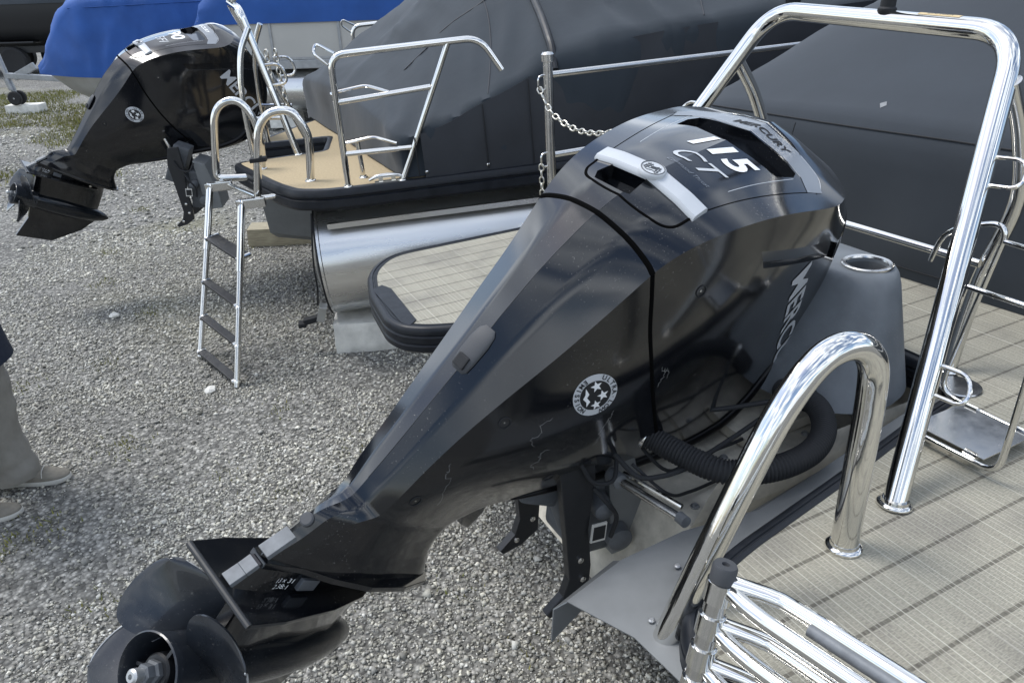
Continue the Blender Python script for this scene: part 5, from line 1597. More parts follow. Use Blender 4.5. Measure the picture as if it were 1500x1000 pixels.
PANEL_EDGE = [(0.124, 0.180), (0.137, 0.257), (0.152, 0.335), (0.169, 0.417), (0.192, 0.520)]
PANEL_REAR = [(-0.128, 0.186), (-0.118, 0.130), (-0.112, 0.097), (-0.083, 0.073), (0.0, 0.060), (0.079, 0.070), (0.113, 0.094), (0.120, 0.140)]
PANEL_FRONT = [(-0.2, 0.53), (-0.1, 0.60), (0, 0.62), (0.1, 0.60), (0.2, 0.53)]
LABEL_BAND = [(-0.185, 0.500), (-0.150, 0.530), (-0.080, 0.537), (0, 0.533), (0.080, 0.537), (0.150, 0.530), (0.188, 0.502), (0.203, 0.550), (0.165, 0.588), (0.085, 0.598), (0, 0.594), (-0.085, 0.598), (-0.165, 0.588), (-0.203, 0.550)]
LABEL_LINE_A = [(-0.150, 0.530), (-0.080, 0.537), (0, 0.533), (0.080, 0.537), (0.150, 0.530)]
LABEL_LINE_B = [(-0.2, 0.552), (-0.165, 0.589), (-0.085, 0.599), (0, 0.595), (0.085, 0.599), (0.165, 0.589), (0.2, 0.552)]
LAB_C, LAB_ROT, LAB_ARC = (0.012, 0.5655), 0.0, 2.0
FIG_C, FIG_ROT = (0.012, 0.378), 0.0
SCR_C, SCR_ROT = (0.008, 0.285), 0.0
SC2_C = (0.03, 0.240)
PANEL_BAR_A = [(0.113, 0.275), (0.126, 0.371), (0.148, 0.498)]
PANEL_BAR_B = [(-0.108, 0.261), (-0.133, 0.391), (-0.154, 0.522)]
SIDE_TXT = (0.735, 1.090, R(-27.6))          # start of the side lettering and its slope
BADGE_C, BADGE_R, BADGE_ROT = (0.341, 0.611), 0.048, R(-2)
SCREWS = [(0.378, 0.899), (0.225, 0.470), (0.200, 0.247), (0.465, 0.400)]
PROP_A = 36.0
N_PIV = NEAR @ Matrix.Translation((0.70, 1.20, 0.0))
motor1 = make_motor(ENGINE, "large near black outboard motor tilted up, marked 115, with worn propeller", "115", ("CT", "Command Thrust"), N_PIV, True)

# ---- parts of the near motor that tie it to its boat
def hose(name, pts, r, ribs, m, hang, parent):
    P = spline(pts, 24)
    d = [0]
    for a, c in zip(P, P[1:]): d.append(d[-1] + (c - a).length)
    n = int(d[-1] / ribs * 4)
    Q, rad = [], []
    for k in range(n + 1):
        s = d[-1] * k / n
        i = max(j for j in range(len(d)) if d[j] <= s + 1e-9); i = min(i, len(P) - 2)
        Q.append(P[i].lerp(P[i + 1], (s - d[i]) / max(d[i + 1] - d[i], 1e-9)))
        rad.append(r * (1.0 if k % 4 in (0, 1) else 0.86))
    mb = MB(); mb.tube(Q, rad, 20)
    return hang(name, mb, m, parent, smooth=True, sharp=80)
root1, cw1, skin1, hang1, mount1 = motor1
toP = lambda x, y, z: (x - 0.70, y - 1.20, z)
hose("rigging_hose", [toP(0.84, 1.20, 0.06), toP(0.885, 1.155, 0.035), toP(0.92, 1.075, 0.02), toP(0.955, 1.005, 0.015), toP(1.02, 0.97, 0.012), toP(1.10, 0.955, 0.012), toP(1.19, 0.97, 0.012), toP(1.27, 1.02, 0.015), toP(1.32, 1.10, 0.02), toP(1.33, 1.22, 0.0)], 0.0285, 0.0085, M['matte_black'], hang1, mount1)
hang1("control_cable", MB().tube(spline([toP(1.00, 1.23, 0.03), toP(1.12, 1.18, 0.03), toP(1.24, 1.14, 0.03), toP(1.34, 1.12, -0.02)], 8), 0.006, 10), M['matte_black'], mount1)
hang1("control_cable", MB().tube(spline([toP(0.95, 1.08, 0.0), toP(1.08, 1.11, 0.0), toP(1.22, 1.145, 0.0), toP(1.34, 1.20, -0.04)], 8), 0.006, 10), M['matte_black'], mount1)
hang1("control_cable", MB().tube(spline([toP(0.78, 1.16, 0.03), toP(0.80, 1.10, 0.0), toP(0.85, 1.075, -0.002), toP(0.91, 1.07, 0.0), toP(0.97, 1.09, -0.01)], 8), 0.006, 10), M['matte_black'], mount1)
sl = [toP(0.79, 1.17, -0.045), toP(0.835, 0.985, -0.052)]
hang1("steering_link", MB().tube(sl, 0.010, 14), M['stainless'], mount1)
hang1("steering_link", MB().tube([Vector(sl[0]) + Vector((0.022, 0, 0.005)), Vector(sl[1]) + Vector((0.022, 0.03, 0.004))], 0.006, 10), M['chrome'], mount1)
hang1("link_end", MB().lathe([(0.017, -0.02), (0.019, -0.012), (0.019, 0.012), (0.017, 0.02)], axis_mw(sl[0], (0, 1, -.05)), 16), M['cast_alu'], mount1)
hang1("link_end", MB().lathe([(0.013, -0.012), (0.013, 0.012)], axis_mw(sl[1], (0, 1, -.05)), 14), M['cast_alu'], mount1)
for c, d in ((toP(0.868, 1.172, 0.045), (-0.5, 0.6, 0.3)), (toP(1.325, 1.13, 0.02), (0.1, 1, 0))):
    hang1("hose_clamp", MB().lathe([(0.0300, -0.007), (0.0312, -0.006), (0.0312, 0.006), (0.0300, 0.007)], axis_mw(c, d), 22, False), M['stainless'], mount1)
for pts, r_ in (([toP(0.86, 1.20, 0.02), toP(0.92, 1.15, -0.06), toP(1.05, 1.20, -0.10), toP(1.25, 1.22, -0.11), toP(1.40, 1.30, -0.12)], 0.0045),
                ([toP(0.80, 1.12, 0.02), toP(0.86, 1.07, -0.05), toP(0.95, 1.10, -0.10), toP(1.10, 1.12, -0.12), toP(1.30, 1.09, -0.12)], 0.004)):
    hang1("wiring", MB().tube(spline(pts, 8), r_, 8), M['matte_black'], mount1)
# intake fin under the leg, cobweb scuffs on the starboard side
fn = MB(); fn.prism([(0.40, 0.235), (0.455, 0.285), (0.50, 0.235), (0.485, 0.185), (0.44, 0.195)], -0.085, -0.055, 1); fn.build("pitot_fin", M['gloss_black'], root1, smooth=False, bevel=0.004)
for pts in ([(0.199, 0.346), (0.205, 0.335), (0.214, 0.315), (0.225, 0.318), (0.245, 0.285), (0.27, 0.25)],
            [(0.359, 0.465), (0.352, 0.45), (0.37, 0.43), (0.365, 0.415), (0.385, 0.41)],
            [(0.413, 0.602), (0.42, 0.585), (0.435, 0.551), (0.45, 0.535), (0.455, 0.52)],
            [(0.30, 0.525), (0.292, 0.50), (0.305, 0.485), (0.30, 0.465), (0.318, 0.455)],
            [(0.435, 0.735), (0.445, 0.728), (0.46, 0.735), (0.475, 0.722)], [(0.455, 0.737), (0.462, 0.715), (0.47, 0.700)]):
    P = []
    for p in spline([(x, 0, z) for x, z in pts], 5):
        q = p + Vector((random.gauss(0, .0022), 0, random.gauss(0, .0022)))
        h, n_ = skin1.hit((q.x, -0.6, q.z), (0, 1, 0))
        if h is not None: P.append(h)
    if len(P) > 2: MB().tube(P, [0.0003 + 0.0007 * abs(noise.noise(Vector((k * .7, 1, 2)))) for k in range(len(P))], 5).build("scuff", M['scratch'], cw1)

# ---- the second motor on the middle boat
t_, y_, o_ = R(31.7), R(37.9), R(16.6)          # tilt, steering, roll of the raised leg
f0 = Vector((math.cos(t_), 0, -math.sin(t_))); u0 = Vector((math.sin(t_), 0, math.cos(t_))); p0_ = u0.cross(f0)
zr = Matrix.Rotation(y_, 3, 'Z')
e_f, e_p, e_u = zr @ f0, zr @ (p0_ * math.cos(o_) + u0 * math.sin(o_)), zr @ (u0 * math.cos(o_) - p0_ * math.sin(o_))
rot = MID.to_3x3()
E2 = mw_axes(tuple(MID @ Vector((-1.741, 0.92, 1.052))), rot @ e_f, rot @ e_p, rot @ e_u) @ Matrix.Diagonal((1.02, 1.04, 0.96, 1.0))
motor2 = make_motor(E2, "smaller far black outboard motor tilted up on the middle boat, marked 90", "90", ("EFI", ""), MID @ Matrix.Translation((-0.88, 0.88, 0.98)), False)

# ================================================================== BEHIND: BLUE COVERED BOATS, TRAILER
def hull_section(t, L, W, H):
    """V hull with a raked bow at x = 0"""
    w = W * (1 - (1 - min(1, t * 2.4)) ** 2.2)
    zk = 0.42 * (1 - min(1, t * 2.2)) ** 2.0
    return w, zk
BLUE = Matrix.Translation((-7.12, 12.35, 0.13)) @ Matrix.Rotation(R(24), 4, 'Z')
fb = empty("fishing_boat", BLUE, "aluminium V-bowed boat under the blue cover with bow to the left", "boat")
rows = []
L, W, H = 3.4, 0.95, 0.62
for k in range(40):
    t = k / 39
    w, zk = hull_section(t, L, W, H)
    x = t * L
    sheer = H + 0.10 * (1 - t) ** 2
    half_ = [(w, sheer), (w * 0.97, zk + (sheer - zk) * 0.62), (w * 0.84, zk + (sheer - zk) * 0.26), (w * 0.45, zk + 0.06), (0.0, zk)]
    xo = 0.30 * (1 - t) ** 3
    P = [(x - 0.0 + xo * (1 - (z - zk) / max(sheer - zk, .01)), -y, z) for y, z in half_] + [(x + xo * (1 - (z - zk) / max(sheer - zk, .01)), y, z) for y, z in half_[-2::-1]]
    rows.append(P)
solid_sheet("hull", rows, M['alu'], fb, 0.006, True, 40)
gn = [r_[0] for r_ in rows]; gs = [r_[-1] for r_ in rows]
MB().tube([tuple(Vector(p)) for p in gn[::-1] + gs], 0.022, 8).build("gunwale", M['galv'], fb)
MB().box((1.35, -0.88, 0.42), (0.9, 0.03, 0.035), Matrix.Rotation(R(-6), 3, 'Z')).build("spray_rail", M['galv'], fb, smooth=False)
bc_ = empty("boat_cover", BLUE.copy(), "bright blue canvas cover stretched over the V-bowed boat", "boat cover")
rows = []
def bl_h(t): return interp([0, 0.02, 0.06, 0.14, 0.20, 0.30, 1.0], [0.74, 0.80, 1.02, 1.52, 1.68, 1.74, 1.80], t)
for k in range(70):
    t = k / 69
    w, zk = hull_section(t, L, W, H)
    w = max(w, 0.0) + 0.035
    x = t * L - 0.06 * (1 - t)
    sheer = H + 0.10 * (1 - t) ** 2 - 0.05
    top_ = bl_h(t)
    wt = min(w, 0.80 * w)
    line = [(-w, sheer), (-w * 0.99, sheer + (top_ - sheer) * 0.25), (-w * 0.90, sheer + (top_ - sheer) * 0.62), (-wt, top_ - 0.05), (-wt * 0.86, top_), (0, top_ + 0.05), (wt * 0.86, top_), (wt, top_ - .05), (w * .99, sheer + .2 * (top_ - sheer)), (w, sheer)]
    rows.append([(x, p.x, p.y) for p in dense([(a, c, 0) for a, c in line], 46)])
cover_mesh("canopy", rows, 0.034, 4.0, 1.6, 1.3, 3.0, M['blue_canvas'], bc_)
b2 = bvh_of(bpy.data.objects["canopy.002"])
MB().tube(drape(b2, [(0.35 + k * 0.23, -2.0, 1.58 + k * .004) for k in range(22)], (0, 1, 0), 0.002), 0.006, 6).build("seam", M['blue_canvas'], bc_)
# pontoon boat further right with pale fence panels and a blue cover
PB = Matrix.Translation((-3.75, 11.3, 0.04)) @ Matrix.Rotation(R(2), 4, 'Z')
pbx = empty("pontoon_boat", PB, "far pontoon boat with beige side panels under a blue cover", "pontoon boat")
b = MB(); b.box((2.9, 1.2, 0.875), (6.6, 2.5, 0.12)); b.build("deck", M['galv'], pbx, smooth=False, bevel=0.012)
for k in range(7):
    MB().box((0.05 + 0.95 * k, -0.03, 1.20), (0.93, 0.022, 0.50)).build("side_panel", M['beige_panel'], pbx, smooth=False, bevel=0.006)
    MB().box((-0.43 + 0.95 * k, -0.035, 1.20), (0.035, 0.045, 0.56)).build("panel_post", M['galv'], pbx, smooth=False)
MB().box((2.85, -0.035, 0.955), (6.6, 0.04, 0.03)).build("panel_rail", M['galv'], pbx, smooth=False)
for y in (0.25, 2.1):
    lm = MB(); lm.lathe([(0, -0.3), (0.15, -0.15), (0.30, 0.25), (0.31, 0.3), (0.31, 6.6), (0, 6.8)], Matrix.Translation((-0.3, y, 0.50)) @ Matrix.Rotation(R(90), 4, 'Y'), 30); lm.build("pontoon_log", M['alu_log'], pbx)
MB().box((0.5, 0.25, 0.10), (0.4, 0.5, 0.2)).build("support_block", M['concrete'], pbx, smooth=False, bevel=0.01)
MB().box((4.8, 0.25, 0.10), (0.4, 0.5, 0.2)).build("support_block", M['concrete'], pbx, smooth=False, bevel=0.01)
pc = empty("boat_cover", PB.copy(), "darker blue cover with drooping hem over the far pontoon boat", "boat cover")
rows = []
for k in range(70):
    x = -0.5 + 6.8 * k / 69
    e = min(1, (k / 69) / 0.06, (1 - k / 69) / 0.06)
    tp = 1.46 + 0.50 * e ** 0.5
    line = [(-0.07, 1.42), (-0.06, 1.42 + (tp - 1.42) * .6), (0.02, tp - .03), (0.25, tp + .02), (1.2, tp + .14), (2.2, tp), (2.46, 1.42)]
    rows.append([(x, p.x, p.y) for p in dense([(a, c, 0) for a, c in line], 40)])
cover_mesh("canopy", rows, 0.03, 1.4, 1.4, 1.8, 8.0, M['blue_canvas'], pc)
# jockey wheel of the blue boat's trailer, standing on a block
JW = Matrix.Translation((-8.62, 14.02, 0.0))
jk = empty("boat_trailer", Matrix.Translation((-8.45, 13.9, 0.0)), "boat trailer tongue with swivel jack standing at the blue boat's bow", "trailer")
MB().tube([(-0.18, 0, 0.30), (-0.28, 0, 0.98)], 0.042, 14).build("jack_post", M['galv'], jk)
MB().tube([(-0.245, 0, 0.60), (-0.205, 0, 0.40)], 0.060, 14).build("jack_sleeve", M['galv'], jk)
MB().box((0.25, 0, 0.60), (1.0, 0.09, 0.09), Matrix.Rotation(R(5), 3, 'Y')).build("tongue", M['galv'], jk, smooth=False, bevel=0.01)
MB().box((0.10, 0.0, 0.70), (0.45, 0.05, 0.12), Matrix.Rotation(R(-24), 3, 'Y')).build("winch_stand", M['galv'], jk, smooth=False, bevel=0.01)
for y in (-0.075, 0.075):
    MB().lathe([(0.055, -0.03), (0.10, -0.032), (0.118, -0.02), (0.118, 0.02), (0.10, 0.032), (0.055, 0.03)], axis_mw((-0.165, y, 0.268), (0, 1, 0)), 24).build("wheel", M['tyre'], jk)
    MB().lathe([(0.0, -0.02), (0.055, -0.028), (0.055, 0.028), (0.0, 0.02)], axis_mw((-0.165, y, 0.268), (0, 1, 0)), 12).build("hub", M['cast_grey'], jk)
MB().tube([(-0.165, -0.11, 0.268), (-0.165, 0.11, 0.268)], 0.015, 8).build("axle", M['galv'], jk)
rough_block("concrete_block", (-8.56, 13.98, 0.075), (0.60, 0.30, 0.15), R(4), M['concrete'], "low concrete block under the trailer's jockey wheel", "block", 3)
# dark covered boat on its trailer, far left
DK = Matrix.Translation((-12.6, 20.6, 0))
db = empty("boat_trailer", DK, "dark tandem trailer with spoked wheel at the far left", "trailer")
MB().box((0.4, 0, 0.62), (7.0, 0.12, 0.16)).build("side_beam", M['satin_black'], db, smooth=False, bevel=0.01)
MB().box((0.4, 1.6, 0.62), (7.0, 0.12, 0.16)).build("side_beam", M['satin_black'], db, smooth=False, bevel=0.01)
for x in (0.15, -0.75):
    for y in (-0.12, 1.75):
        w_ = MB().lathe([(0.21, -0.10), (0.30, -0.115), (0.345, -0.08), (0.35, 0.0), (0.345, 0.08), (0.30, 0.115), (0.21, 0.10)], axis_mw((x, y, 0.35), (0, 1, 0)), 32).build("wheel", M['tyre'], db)
        rm = MB().lathe([(0.0, 0.03), (0.06, 0.05), (0.07, 0.02), (0.185, 0.0), (0.215, -0.03), (0.22, 0.08), (0.205, 0.09)], axis_mw((x, y, 0.35), (0, -1, 0)), 28).build("rim", M['galv'], w_)
        for k in range(6):
            a = k * math.pi / 3
            MB().tube([(x + 0.06 * math.cos(a), y - 0.07, 0.35 + 0.06 * math.sin(a)), (x + 0.20 * math.cos(a), y - 0.05, 0.35 + 0.20 * math.sin(a))], 0.026, 8).build("spoke", M['galv'], w_)
MB().box((-0.3, -0.10, 0.80), (2.2, 0.28, 0.05)).build("mudguard", M['satin_black'], db, smooth=False, bevel=0.02)
dbt = empty("fishing_boat", DK.copy(), "large dark-hulled boat under a grey cover resting on the far left trailer", "boat")
rows = []
for k in range(30):
    t = k / 29; x = -3.4 + 7.4 * t
    e = min(1, t / 0.1, (1 - t) / 0.25) ** 0.5
    rows.append([(x, 0.8 + s * w * (0.3 + 0.7 * e), z) for s, w, z in ((-1, 1.15, 1.75), (-1, 1.18, 1.15), (-1, 0.95, 0.85), (0, 0.0, 0.72), (1, 0.95, 0.85), (1, 1.18, 1.15), (1, 1.15, 1.75))])
solid_sheet("hull", rows, M['satin_black'], dbt, 0.01, True, 50)
rows = []
for k in range(40):
    t = k / 39; x = -3.45 + 7.5 * t
    e = min(1, t / 0.1, (1 - t) / 0.25) ** 0.5
    line = [(-1.19, 1.68), (-1.15, 1.80), (-0.8, 2.5), (0, 2.7), (0.8, 2.5), (1.15, 1.8), (1.19, 1.68)]
    rows.append([(x, 0.8 + p.x * (0.3 + 0.7 * e), 1.68 + (p.y - 1.68) * e) for p in dense([(a, c, 0) for a, c in line], 40)])
dc = empty("boat_cover", DK.copy(), "faded grey cover over the dark-hulled boat at the far left", "boat cover")
cover_mesh("canopy", rows, 0.03, 1.2, 1.2, 1.5, 12.0, M['cover_grey'], dc)

# ================================================================== PERSON
def skin_mesh(joints, bones, name, sub=2):
    """joints: name -> (co, (rx, ry)); grown with a Skin modifier, root at the first joint"""
    names = list(joints)
    me = bpy.data.meshes.new(name)
    me.from_pydata([joints[n][0] for n in names], [(names.index(a), names.index(c)) for a, c in bones], [])
    o = bpy.data.objects.new(name, me); COL.objects.link(o)
    md = o.modifiers.new("skin", 'SKIN'); md.use_smooth_shade = True
    for i, n in enumerate(names):
        v = me.skin_vertices[0].data[i]; v.radius = joints[n][1]; v.use_root = (i == 0)
    sb = o.modifiers.new("sub", 'SUBSURF'); sb.levels = sub; sb.render_levels = sub
    out = bpy.data.meshes.new_from_object(o.evaluated_get(bpy.context.evaluated_depsgraph_get()))
    bpy.data.objects.remove(o)
    return out
PER = Matrix.Translation((-2.205, 2.61, 0.0)) @ Matrix.Rotation(R(4), 4, 'Z')
person = empty("person", PER, "person standing at the left edge in khaki trousers, navy jacket and taupe slip-on shoes", "person")
# x forward (to the right of the picture), y away from the camera
fL, fR = (0.02, 0.105), (-0.075, -0.145)     # ankles: far (left) foot, near (right) foot
J = {'pelvis': ((0.0, -0.01, 0.93), (0.12, 0.155)), 'waist': ((0.01, -0.01, 1.08), (0.11, 0.15)), 'chest': ((0.015, -0.01, 1.30), (0.12, 0.175)), 'neckb': ((0.0, -0.01, 1.46), (0.065, 0.075)),
     'neck': ((0.02, -0.01, 1.54), (0.052, 0.055)), 'head': ((0.035, -0.01, 1.63), (0.085, 0.075)), 'crown': ((0.025, -0.01, 1.72), (0.075, 0.07)),
     'hipL': ((0.0, 0.09, 0.86), (0.095, 0.09)), 'kneeL': ((0.035, 0.10, 0.49), (0.062, 0.062)), 'calfL': ((0.018, 0.103, 0.34), (0.058, 0.056)), 'ankL': ((0.005, fL[1], 0.09), (0.042, 0.042)),
     'hipR': ((-0.01, -0.11, 0.86), (0.095, 0.09)), 'kneeR': ((0.00, -0.13, 0.49), (0.062, 0.062)), 'calfR': ((-0.04, -0.14, 0.34), (0.058, 0.056)), 'ankR': ((-0.08, fR[1], 0.09), (0.042, 0.042)),
     'shL': ((0.0, 0.18, 1.39), (0.062, 0.062)), 'elL': ((-0.06, 0.245, 1.10), (0.044, 0.044)), 'wrL': ((-0.06, 0.245, 0.87), (0.029, 0.033)),
     'shR': ((0.0, -0.20, 1.39), (0.062, 0.062)), 'elR': ((-0.08, -0.265, 1.10), (0.044, 0.044)), 'wrR': ((-0.10, -0.265, 0.87), (0.029, 0.033))}
Bn = [('pelvis', 'waist'), ('waist', 'chest'), ('chest', 'neckb'), ('neckb', 'neck'), ('neck', 'head'), ('head', 'crown'), ('pelvis', 'hipL'), ('hipL', 'kneeL'), ('kneeL', 'calfL'), ('calfL', 'ankL'),
      ('pelvis', 'hipR'), ('hipR', 'kneeR'), ('kneeR', 'calfR'), ('calfR', 'ankR'), ('chest', 'shL'), ('shL', 'elL'), ('elL', 'wrL'), ('chest', 'shR'), ('shR', 'elR'), ('elR', 'wrR')]
# hands: palm and five fingers of their own chains rooted in the palm
for s, w, sg in (('L', J['wrL'][0], 1), ('R', J['wrR'][0], -1)):
    px_, py_, pz_ = w
    J['pa' + s] = ((px_ + 0.025, py_ - 0.002 * sg, pz_ - 0.055), (0.036, 0.016)); Bn.append(('wr' + s, 'pa' + s))
    for i, (dx, ln) in enumerate(((0.030, 0.072), (0.010, 0.080), (-0.010, 0.075), (-0.028, 0.060))):
        b0 = (px_ + 0.03 + dx, py_, pz_ - 0.095)
        J[f'f{s}{i}a'] = (b0, (0.0095, 0.0095)); J[f'f{s}{i}b'] = ((b0[0] + 0.006, py_ - 0.006 * sg, b0[2] - ln * .5), (0.0085, 0.0085)); J[f'f{s}{i}c'] = ((b0[0] + 0.002, py_ - 0.022 * sg, b0[2] - ln * .95), (0.007, 0.007))
        Bn += [('pa' + s, f'f{s}{i}a'), (f'f{s}{i}a', f'f{s}{i}b'), (f'f{s}{i}b', f'f{s}{i}c')]
    J[f't{s}a'] = ((px_ + 0.062, py_ - 0.010 * sg, pz_ - 0.045), (0.012, 0.012)); J[f't{s}b'] = ((px_ + 0.082, py_ - 0.020 * sg, pz_ - 0.078), (0.0095, 0.0095)); J[f't{s}c'] = ((px_ + 0.085, py_ - 0.026 * sg, pz_ - 0.102), (0.0075, 0.0075))
    Bn += [('pa' + s, f't{s}a'), (f't{s}a', f't{s}b'), (f't{s}b', f't{s}c')]
body = link("body", skin_mesh(J, Bn, "body"), M['skin'], person, True, 180)
# trousers: hips and two tapering legs, creased at the ankle
def leg_rows(hip, knee, ank, fx):
    C = spline([hip, tuple(Vector(hip).lerp(Vector(knee), .5)), knee, tuple(Vector(knee).lerp(Vector(ank), .5) + Vector((-0.012, 0, 0))), ank], 10)
    rows = []
    for i, c in enumerate(C):
        t = i / (len(C) - 1)
        r0 = interp([0, 0.3, 0.5, 0.75, 0.93, 1.0], [0.120, 0.106, 0.094, 0.088, 0.088, 0.090], t)
        row = []
        for k in range(28):
            a = 2 * math.pi * k / 28
            rr = r0 * (1 + 0.05 * noise.noise(Vector((math.cos(a) * 1.3, math.sin(a) * 1.3 + fx * 5, t * 7))))
            rr += 0.007 * noise.noise(Vector((math.cos(a) * 2 + fx, math.sin(a) * 2, t * 22))) + 0.0055 * math.sin(t * 60 + 2.2 * math.sin(a + fx)) * max(0, (t - 0.72) / 0.28) + 0.003 * math.sin(t * 40 + 2 * math.cos(a)) * math.exp(-((t - .5) / .1) ** 2)
            row.append((c.x + rr * math.cos(a) * (1.0 + 0.18 * max(0, (t - .8) / .2)), c.y + rr * math.sin(a), c.z))
        rows.append(row)
    return rows
tr = empty("trousers", Matrix.Identity(4), None, None); tr.parent = person
solid_sheet("trouser_leg", [r_ + [r_[0]] for r_ in leg_rows((0.0, 0.085, 0.90), (0.035, 0.10, 0.49), (0.022, fL[1], 0.052), 1)], M['trousers'], tr, 0.004, True, 60)
solid_sheet("trouser_leg", [r_ + [r_[0]] for r_ in leg_rows((-0.01, -0.105, 0.90), (0.0, -0.13, 0.49), (-0.072, fR[1], 0.052), -1)], M['trousers'], tr, 0.004, True, 60)
rows = []
for z, rx, ry in ((0.80, 0.135, 0.185), (0.86, 0.145, 0.20), (0.93, 0.14, 0.19), (1.02, 0.13, 0.175)):
    rows.append([(rx * math.cos(a), -0.01 + ry * math.sin(a), z) for a in np.linspace(0, 2 * math.pi, 33)])
solid_sheet("trouser_seat", rows, M['trousers'], tr, 0.004, True, 60)
rows = []
for i, (z, rx, ry) in enumerate(((0.655, 0.222, 0.235), (0.70, 0.216, 0.234), (0.84, 0.195, 0.228), (0.95, 0.168, 0.210), (1.08, 0.155, 0.195), (1.22, 0.158, 0.205), (1.34, 0.145, 0.205), (1.42, 0.115, 0.17), (1.465, 0.085, 0.10), (1.50, 0.075, 0.08))):
    rows.append([(0.005 + rx * math.cos(a) * (1 + 0.04 * noise.noise(Vector((a * 2, z * 6, 0)))), -0.01 + ry * math.sin(a) * (1 + 0.04 * noise.noise(Vector((a * 2, z * 6, 5)))), z) for a in np.linspace(0, 2 * math.pi, 41)])
jkt = solid_sheet("jacket", rows, M['navy'], person, 0.004, True, 60)
for sh, el, wr in ((J['shL'][0], J['elL'][0], J['wrL'][0]), (J['shR'][0], J['elR'][0], J['wrR'][0])):
    MB().tube(spline([(0.0, sh[1] * 0.45, sh[2] + 0.035), (sh[0], sh[1] * 0.98, sh[2] + 0.005), tuple(Vector(sh).lerp(Vector(el), .5)), el, tuple(Vector(el).lerp(Vector(wr), .5)), tuple(Vector(wr) + Vector((0, 0, .01)))], 6), [0.082 - 0.034 * k / 30 for k in range(31)], 20).build("sleeve", M['navy'], jkt)
# face and hair
hc = Vector((0.040, -0.01, 1.655))
hm_ = MB()
hrows = []
for i in range(18):
    ph = math.pi * i / 17
    hrows.append([(hc.x - 0.022 + 0.098 * math.sin(ph) * math.cos(a), hc.y + 0.084 * math.sin(ph) * math.sin(a), hc.z + 0.035 + 0.105 * math.cos(ph)) for a in np.linspace(0, 2 * math.pi, 25)])
hrows = [r_ for r_ in hrows if r_[0][2] > hc.z - 0.02]
solid_sheet("hair", hrows, M['hair'], person, 0.008, True, 80)
for s in (1, -1):
    e = hc + Vector((0.078, 0.032 * s, 0.0))
    ey = MB().lathe([(0.0, -0.012), (0.009, -0.008), (0.012, 0.0), (0.009, 0.008), (0.0, 0.012)], axis_mw(e, (1, 0, 0)), 14).build("eye", M['white_decal'], person)
    MB().lathe([(0.0055, 0.0105), (0.0055, 0.0118), (0, 0.0122)], axis_mw(e, (1, 0, 0)), 12).build("iris", M['hair'], ey)
    MB().lathe([(0.004, -0.01), (0.022, -0.006), (0.028, 0.0), (0.02, 0.004), (0.0, 0.002)], Matrix.Translation(hc + Vector((0.0, 0.079 * s, -0.01))) @ Matrix.Rotation(R(-90 * s), 4, 'X') @ Matrix.Diagonal((0.7, 1.0, 1.0, 1.0)), 16).build("ear", M['skin'], person)
MB().tube(spline([hc + Vector((0.082, 0, 0.005)), hc + Vector((0.098, 0, -0.020)), hc + Vector((0.108, 0, -0.036)), hc + Vector((0.094, 0, -0.044))], 5), [0.007 + 0.006 * k / 15 for k in range(16)], 10).build("nose", M['skin'], person)
MB().tube(spline([hc + Vector((0.080, -0.024, -0.064)), hc + Vector((0.090, 0, -0.066)), hc + Vector((0.080, 0.024, -0.064))], 5), 0.0045, 8).build("mouth", M['skin'], person)
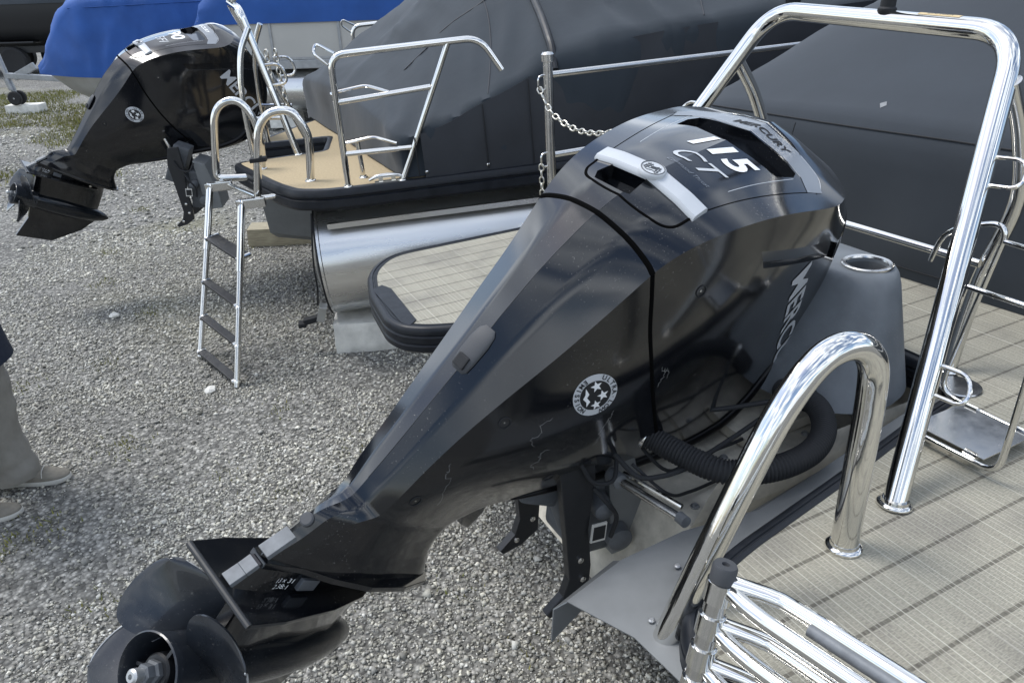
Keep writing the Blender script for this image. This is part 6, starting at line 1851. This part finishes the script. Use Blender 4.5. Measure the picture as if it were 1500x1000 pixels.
# slip-on shoes
def shoe(ax_, ay_, yaw):
    mw_ = Matrix.Translation((ax_, ay_, 0)) @ Matrix.Rotation(yaw, 4, 'Z')
    prof = [(-0.085, 0.0), (-0.080, 0.030), (-0.055, 0.040), (0.0, 0.037), (0.06, 0.045), (0.12, 0.048), (0.165, 0.040), (0.192, 0.022), (0.200, 0.0)]
    outline = [(x, y) for x, y in prof] + [(x, -y) for x, y in prof[-2:0:-1]]
    outline = [(p.x, p.y) for p in spline([(x, y, 0) for x, y in outline + [outline[0]]], 4)[:-1]]
    def ring(sc, z, dz=0.0, cut=None):
        out = []
        for x, y in outline:
            xx = x if cut is None else min(x, cut)
            tz = z + dz * max(0, (0.06 - x)) * 4
            out.append(mw_ @ Vector((0.05 + (xx - 0.05) * sc, y * sc, tz)))
        return out
    so = grid_mesh("sole", [ring(0.985, 0.004), ring(1.02, 0.008), ring(1.02, 0.024), ring(0.99, 0.028)], closed=True)
    rows = []
    for k in range(9):
        t = k / 8
        row = []
        for x, y in outline:
            # vamp rises towards the ankle, toe stays low
            u = (x + 0.085) / 0.285
            h = interp([0, 0.25, 0.45, 0.62, 0.8, 1.0], [0.082, 0.076, 0.084, 0.066, 0.052, 0.040], u)
            yy = y * (1.0 - 0.55 * t ** 2.2)
            xx = x + (-0.012 if x > 0.10 else 0.006 if x < -0.03 else 0) * t ** 2
            row.append(mw_ @ Vector((xx, yy, 0.026 + (h - 0.026) * t ** 0.8)))
        rows.append(row)
    up_ = grid_mesh("shoe", rows, closed=True)
    bm = bmesh.new(); bm.from_mesh(up_); bm.verts.ensure_lookup_table(); n = len(outline)
    bm.faces.new([bm.verts[8 * n + i] for i in range(n)]); bmesh.ops.triangulate(bm, faces=[f_ for f_ in bm.faces if len(f_.verts) > 4]); bmesh.ops.recalc_face_normals(bm, faces=bm.faces); bm.to_mesh(up_); bm.free()
    s_ = link("shoe", up_, M['shoe'], person, True, 60)
    bm = bmesh.new(); bm.from_mesh(so); bm.verts.ensure_lookup_table(); bm.faces.new([bm.verts[i] for i in range(n)]); bmesh.ops.recalc_face_normals(bm, faces=bm.faces); bm.to_mesh(so); bm.free()
    link("sole", so, M['sole'], s_, True, 50)
    seam_ = [mw_ @ Vector((0.105, y_, z_)) for y_, z_ in ((-0.046, 0.034), (-0.036, 0.062), (-0.018, 0.073), (0, 0.076), (0.018, 0.073), (0.036, 0.062), (0.046, 0.034))]
    MB().tube(spline(seam_, 4), 0.0018, 6).build("seam", M['sole'], s_)
shoe(0.035, fL[1] + 0.01, R(3))
shoe(-0.055, fR[1], R(12))

# ---- odd stones that lie on top of the gravel
def rock(x, y, s, m, label):
    bm = bmesh.new(); bmesh.ops.create_icosphere(bm, subdivisions=2, radius=1)
    for v in bm.verts:
        v.co = Vector((v.co.x * s, v.co.y * s * 0.8, v.co.z * s * 0.55)) * (1 + 0.35 * noise.noise(v.co * 1.6 + Vector((x * 9, y, 0))))
    me = bpy.data.meshes.new("stone"); bm.to_mesh(me); bm.free()
    o = link("stone", me, m, None, True, 20); o.location = (x, y, s * 0.35); o.rotation_euler = (0, 0, x * 7)
    props(o, label, "stone")
rock(-1.62, 3.50, 0.035, M['concrete'], "rounded stone lying at the foot of the hanging ladder")
rock(-2.62, 4.55, 0.035, M['concrete'], "pale stone alone on open gravel above the person's shoe")
